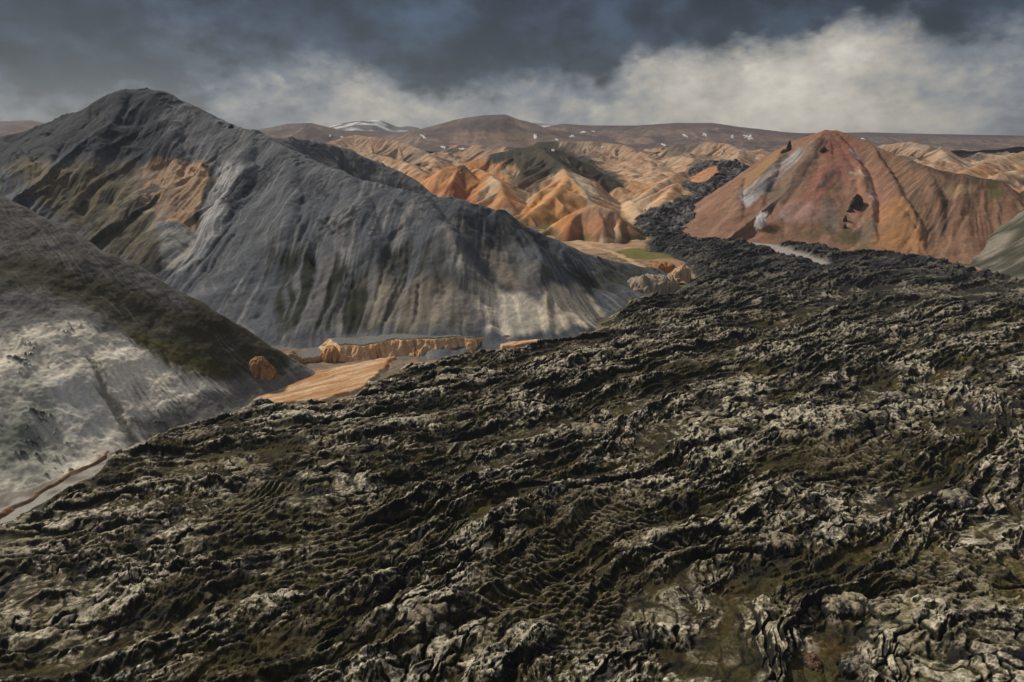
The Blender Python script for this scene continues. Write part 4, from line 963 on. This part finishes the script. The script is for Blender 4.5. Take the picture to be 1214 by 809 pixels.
def build_things():
    bpy.context.view_layer.update()
    from mathutils import Vector
    from mathutils.bvhtree import BVHTree
    def tree(*names):
        V = []; F = []
        for nm in names:
            me = bpy.data.objects[nm].data; v = np.empty(len(me.vertices) * 3, f32); me.vertices.foreach_get('co', v)
            q = np.empty(len(me.loops), np.int32); me.loops.foreach_get('vertex_index', q)
            F.append(q.reshape(-1, 4) + sum(len(a) for a in V)); V.append(v.reshape(-1, 3))
        return BVHTree.FromPolygons(np.concatenate(V).tolist(), np.concatenate(F).tolist())
    def cast(bv, px, py):
        d = Vector(ray(px, py)).normalized(); return bv.ray_cast(Vector((0, 0, CH)), d)[0]
    far = tree('rhyolite_hills', 'plateau')
    snow = bpy.data.materials.new('old_snow'); snow.use_nodes = True; k = NT(snow.node_tree)
    ou = k.new('ShaderNodeOutputMaterial'); b = k.new('ShaderNodeBsdfPrincipled'); pos = k.new('ShaderNodeNewGeometry').outputs['Position']
    k.put(b.inputs['Base Color'], k.mix(k.ramp(k.noise(pos, .08, 4), .35, .65), (.42, .41, .42, 1), (.70, .71, .74, 1))); b.inputs['Roughness'].default_value = .8; k.l.new(b.outputs[0], ou.inputs[0])
    SN = [(635, 162, 5, 10, -.5, 'slanting snow streak on the right shoulder of the brown dome'), (526.5, 174.5, 9, 5, .1, 'bright snow patch under the dome, the one with a jagged top'),
          (547, 177, 9, 3.4, 0, 'flat oblong snow patch under the dome beside the jagged one'), (502, 162.5, 8, 3, .5, 'snow patch on the left foot of the dome'),
          (679, 162, 8, 5, .1, 'square snow patch right of the dome on the plateau brow'), (660, 166, 5, 4, .6, 'little snow patch in the dip between the dome and the plateau'),
          (656, 179, 6, 4, .3, 'snow speck above the dark-topped hill'), (692, 157, 8, 3.4, -.1, 'thin snow line high on the plateau edge'),
          (704, 156, 5, 2.2, 0, 'small snow fleck near the plateau skyline'), (813, 161.5, 10, 4, .4, 'wedge of snow at mid plateau above the pale slopes'),
          (836, 159.5, 7, 6, .4, 'rounded snow patch just right of the wedge'), (868.5, 162.5, 4.5, 7, 0, 'narrow upright snow streak on the plateau side'),
          (888, 163, 15, 8, .25, 'largest snow field, spread and broken, left of the red peak'), (787, 172, 6, 3, .4, 'snow sliver low in a brown hollow of the plateau'),
          (715, 175, 4.5, 4, 0, 'snow dot on the striped cream slope'), (1023, 165, 7, 4, .3, 'lone snow patch right of the red peak'),
          (392, 161.5, 5, 4.4, 0, 'round snow spot behind the blue-grey ridge'), (407, 163.5, 5, 3, .4, 'snow spot at the end of the blue-grey ridge')]
    rng = np.random.RandomState(5)
    for n, (px, py, w, h, rot, lab) in enumerate(SN):
        na, nr = 48, 5; V = []; h *= .8
        off = rng.rand() * 50
        c0 = cast(far, px, py)
        if c0 is None: continue
        D0 = c0.y
        for j in range(nr + 1):
            for i in range(na):
                th = 2 * math.pi * i / na; rad = j / nr * (.8 + .75 * float(perlin(np.array([math.cos(th) * 1.3 + off]), np.array([math.sin(th) * 1.3]), 31)[0]) + .6 * float(perlin(np.array([math.cos(th) * 3 + off]), np.array([math.sin(th) * 3]), 33)[0]))
                dx, dy = math.cos(th) * w * .5 * rad, math.sin(th) * h * .5 * rad
                p = cast(far, px + dx * math.cos(rot) - dy * math.sin(rot), py + dx * math.sin(rot) + dy * math.cos(rot))
                if p is None or abs(p.y - D0) > 260:
                    p = Vector(V[-na]) if len(V) >= na else c0
                    V.append(tuple(p)); continue
                V.append((p.x, p.y, p.z + (1.6 if j < nr else -1.5)))
        F = [(j * na + i, j * na + (i + 1) % na, (j + 1) * na + (i + 1) % na, (j + 1) * na + i) for j in range(nr) for i in range(na)]
        o = obj('snow_patch', np.array(V), np.array(F), snow); tag(o, lab, 'snow patch', 'snow patches on the far plateau')

    # dark rock outcrops on the red mountain
    red = tree('red_mountain'); blue = tree('mountain')
    def rock(bv, px, py, wpx, hpx, lab, seed, colr=(.085, .07, .062), spike=.7, group=None, name='rock_outcrop'):
        p = cast(bv, px, py)
        if p is None: return
        sc_ = p.y / FPX; r, h = wpx * sc_ * .56, hpx * sc_ * .8
        na, nr = 40, 26; V = []; th = np.linspace(0, 2 * math.pi, na, endpoint=False)
        for j in range(nr + 1):
            t = j / nr; prof = (1 - t ** 5) ** .7 * (1 - .45 * t) + .01
            ra = r * prof * (1 + .5 * perlin(np.cos(th) * 1.6 + seed, np.sin(th) * 1.6 + t * 2.2, seed) + .3 * perlin(np.cos(th) * 4 + seed, np.sin(th) * 4 + t * 5, seed + 1) + .18 * perlin(np.cos(th) * 9 + seed, np.sin(th) * 9 + t * 11, seed + 2))
            zz = h * (t * 1.25 - .25) * (1 + spike * .35 * perlin(np.cos(th) * 1.2, np.sin(th) * 1.2 + seed, seed + 5))
            V.append(np.stack([p.x + ra * np.cos(th) + .12 * h * t * math.sin(seed), p.y + ra * .8 * np.sin(th), p.z + zz], -1))
        V = np.concatenate(V); F = [(j * na + i, j * na + (i + 1) % na, (j + 1) * na + (i + 1) % na, (j + 1) * na + i) for j in range(nr) for i in range(na)]
        C = np.array(colr) * (1 + .5 * fbm(V[:, 0] / (r * .5) + V[:, 2] / r, V[:, 2] / (r * .4), 4, seed))[:, None]
        tag(obj(name, V, np.array(F), LAVA_MAT, C), lab, 'rock', group)
    rock(red, 934, 179, 6, 14, 'tall dark rock tower on the left shoulder of the red mountain', 71)
    rock(red, 929, 182, 6, 6, 'low dark rock at the foot of the shoulder tower', 72)
    rock(red, 1016, 245, 13, 17, 'largest dark outcrop, low on the red mountain face', 73)
    rock(red, 1008, 250, 6, 5, 'small dark rock beside the largest outcrop', 74)
    rock(red, 1002, 262, 4, 8, 'dark rock under the outcrops near the foot of the red mountain', 75)
    rock(red, 1001, 270, 4, 6, 'lowest dark rock at the foot of the red mountain', 78)
    rock(red, 976, 179, 7, 6, 'brown rock knob just under the red summit', 76, (.07, .05, .04))
    rock(blue, 274, 151, 5, 4, 'little horn of rock on the crest right of the blue-grey summit', 77, (.06, .064, .07))

    # pale moss-capped outcrops standing out of the lava
    lava = tree('lava_field')
    def down(x, y):
        h = lava.ray_cast(Vector((x, y, 300)), Vector((0, 0, -1)))[0]; return h.z if h else 0.0
    PALE = (.25, .225, .175)
    OC = [(1000, 716, 9.5, 6.5, .3, 4.6, PALE, 1.0, 'broad pale outcrop with a cracked top, biggest near the bottom edge'),
          (1052, 722, 5.5, 7, -.3, 4.4, (.23, .205, .16), .95, 'steep pale outcrop right beside the broad cracked one'),
          (1020, 790, 6, 4.5, .2, 4.2, (.2, .185, .165), .8, 'dark hollow-sided outcrop with a pale rim below the broad one'),
          (964, 786, 3.2, 4.2, .1, 3.8, (.105, .062, .048), 1.0, 'reddish lava rock, the only rust-tinted one'),
          (868, 500, 12, 7, .15, 5.5, PALE, 1.0, 'row-end pale boulder mass with a rounded top beside a dark cleft'),
          (897, 494, 6, 4.5, 0, 4.5, PALE, 1.0, 'isolated rounded pale boulder a little right of the boulder mass'),
          (938, 517, 8, 6, .5, 5.0, PALE, 1.0, 'slanting pale outcrop with a bright left face above brown moss'),
          (702, 512, 12, 9, -.4, 6.0, (.23, .205, .16), .9, 'ribbed fan-shaped outcrop in the middle of the lava'),
          (500, 722, 9, 7, .5, 4.5, (.23, .205, .16), .85, 'wide pale hummock above the rippled moss'),
          (865, 625, 7, 5, .2, 4.5, PALE, .95, 'pale double-topped boulder over a black hollow'),
          (925, 640, 7.5, 6, -.2, 5.2, (.23, .205, .16), .95, 'knobbly grey outcrop right of the black hollow'),
          (742, 645, 5, 4, .1, 3.4, PALE, .95, 'small light cap of rock in the brown rippled ground'),
          (300, 560, 10, 6.5, .5, 4.6, (.23, .205, .16), .9, 'long whale-backed outcrop of pale moss near the river side'),
          (232, 520, 9, 5, .5, 4.2, (.23, .205, .16), .9, 'pale smooth outcrop at the lava edge above the grey stream'),
          (1135, 590, 9, 8, .3, 6.5, (.24, .225, .2), .85, 'tall grey hump on the right side of the lava'),
          (1060, 470, 12, 8, .2, 6, (.22, .205, .185), .85, 'cluster-topped grey outcrop on the far side of the mossy ramp')]
    for i, (px, py, rx, ry, rot, h, cap, amt, lab) in enumerate(OC):
        p = cast(lava, px, py)
        if p is None: continue
        base = np.mean([down(p.x + a * rx * .8, p.y + b * ry * .8) for a in (-1, 0, 1) for b in (-1, 0, 1)]) - .4
        o = dome('lava_outcrop', p.x, p.y, rx, ry, rot, h * .62, lavacol(cap, amt, 1700 + i * 7), LAVA_MAT, 1703 + i * 11, lump=.42, res=130, power=2.2, basef=lambda X, Y, b=base: b + 0 * X, sink=.5)
        tag(o, lab, 'outcrop', 'outcrops in the lava field')

    # steam
    st = bpy.data.materials.new('steam'); st.use_nodes = True; k = NT(st.node_tree)
    ou = k.new('ShaderNodeOutputMaterial'); v = k.new('ShaderNodeVolumePrincipled'); v.inputs['Color'].default_value = (.98, .97, .97, 1); v.inputs['Anisotropy'].default_value = .2
    tc = k.new('ShaderNodeTexCoord'); gen = tc.outputs['Object']
    ln = k.new('ShaderNodeVectorMath', operation='LENGTH'); k.put(ln.inputs[0], gen)
    nz = k.noise(gen, 2.4, 6, .6, .8)
    dn = k.m('MULTIPLY', k.ramp(k.m('ADD', ln.outputs['Value'], k.m('MULTIPLY', k.m('SUBTRACT', nz, .5), 3.2)), .05, .75, 1, 0), .8)
    k.put(v.inputs['Density'], dn); k.l.new(v.outputs[0], ou.inputs['Volume'])
    st2 = st.copy(); st2.name = 'thin_steam'
    for nd in st2.node_tree.nodes:
        if nd.type == 'MATH' and nd.operation == 'MULTIPLY' and abs(nd.inputs[1].default_value - .8) < 1e-4: nd.inputs[1].default_value = .012
        if nd.type == 'PRINCIPLED_VOLUME': nd.inputs['Color'].default_value = (.97, .90, .87, 1)
    def puff(px, py, D, sx, sy, sz, mat, lab, seed):
        na, nr = 28, 18; V = []
        for j in range(nr + 1):
            ph = math.pi * j / nr
            for i in range(na):
                th = 2 * math.pi * i / na; x, y, z = math.sin(ph) * math.cos(th), math.sin(ph) * math.sin(th), -math.cos(ph)
                V.append((x, y, z))
        F = [(j * na + i, j * na + (i + 1) % na, (j + 1) * na + (i + 1) % na, (j + 1) * na + i) for j in range(nr) for i in range(na)]
        V = np.array(V); V = V * (1 + .2 * perlin(V[:, 0] * 2 + seed, V[:, 1] * 2 + V[:, 2] * 2, seed))[:, None]
        V[:, 0] += .25 * (V[:, 2] + 1)
        o = obj('steam_plume', V, np.array(F), mat); q = min([p for p in (cast(red, px, py), cast(lava, px, py)) if p is not None], key=lambda p: p.y); o.location = W(px, py, q.y - sy * 1.1); o.scale = (sx, sy, sz)
        tag(o, lab, 'steam')
    puff(902, 263, 1175, 13, 12, 20, st, 'small white steam plume rising beside the pale gravel path', 3)
    puff(926, 257, 1160, 22, 18, 16, st2, 'thin pinkish veil of steam at the foot of the red slope', 8)

build_world(); build_light(); build_camera()
print('t0', time.time() - T0)
build_lava(); print('lava', time.time() - T0)
build_ground()
HF_BLUE = build_blue_mountain(); print('blue', time.time() - T0)
HF_NEAR = build_near_slope(); print('near', time.time() - T0)
HF_RED, HF_GREEN = build_red_mountain(); print('red', time.time() - T0)
HF_MID = build_mid_hills(); print('mid', time.time() - T0)
build_tongue(); build_flat(); build_river(); build_mounds(); build_things(); print('things', time.time() - T0)
build_haze()

vs = scene.view_settings
scene.display_settings.display_device = 'sRGB'
vs.view_transform = 'Standard'; vs.look = 'None'; vs.exposure = 0.6; vs.gamma = 1; vs.use_curve_mapping = False
scene.render.film_transparent = False
scene.cycles.use_denoising = True
scene.cycles.max_bounces = 4; scene.cycles.diffuse_bounces = 2; scene.cycles.volume_bounces = 3
print('done', time.time() - T0)
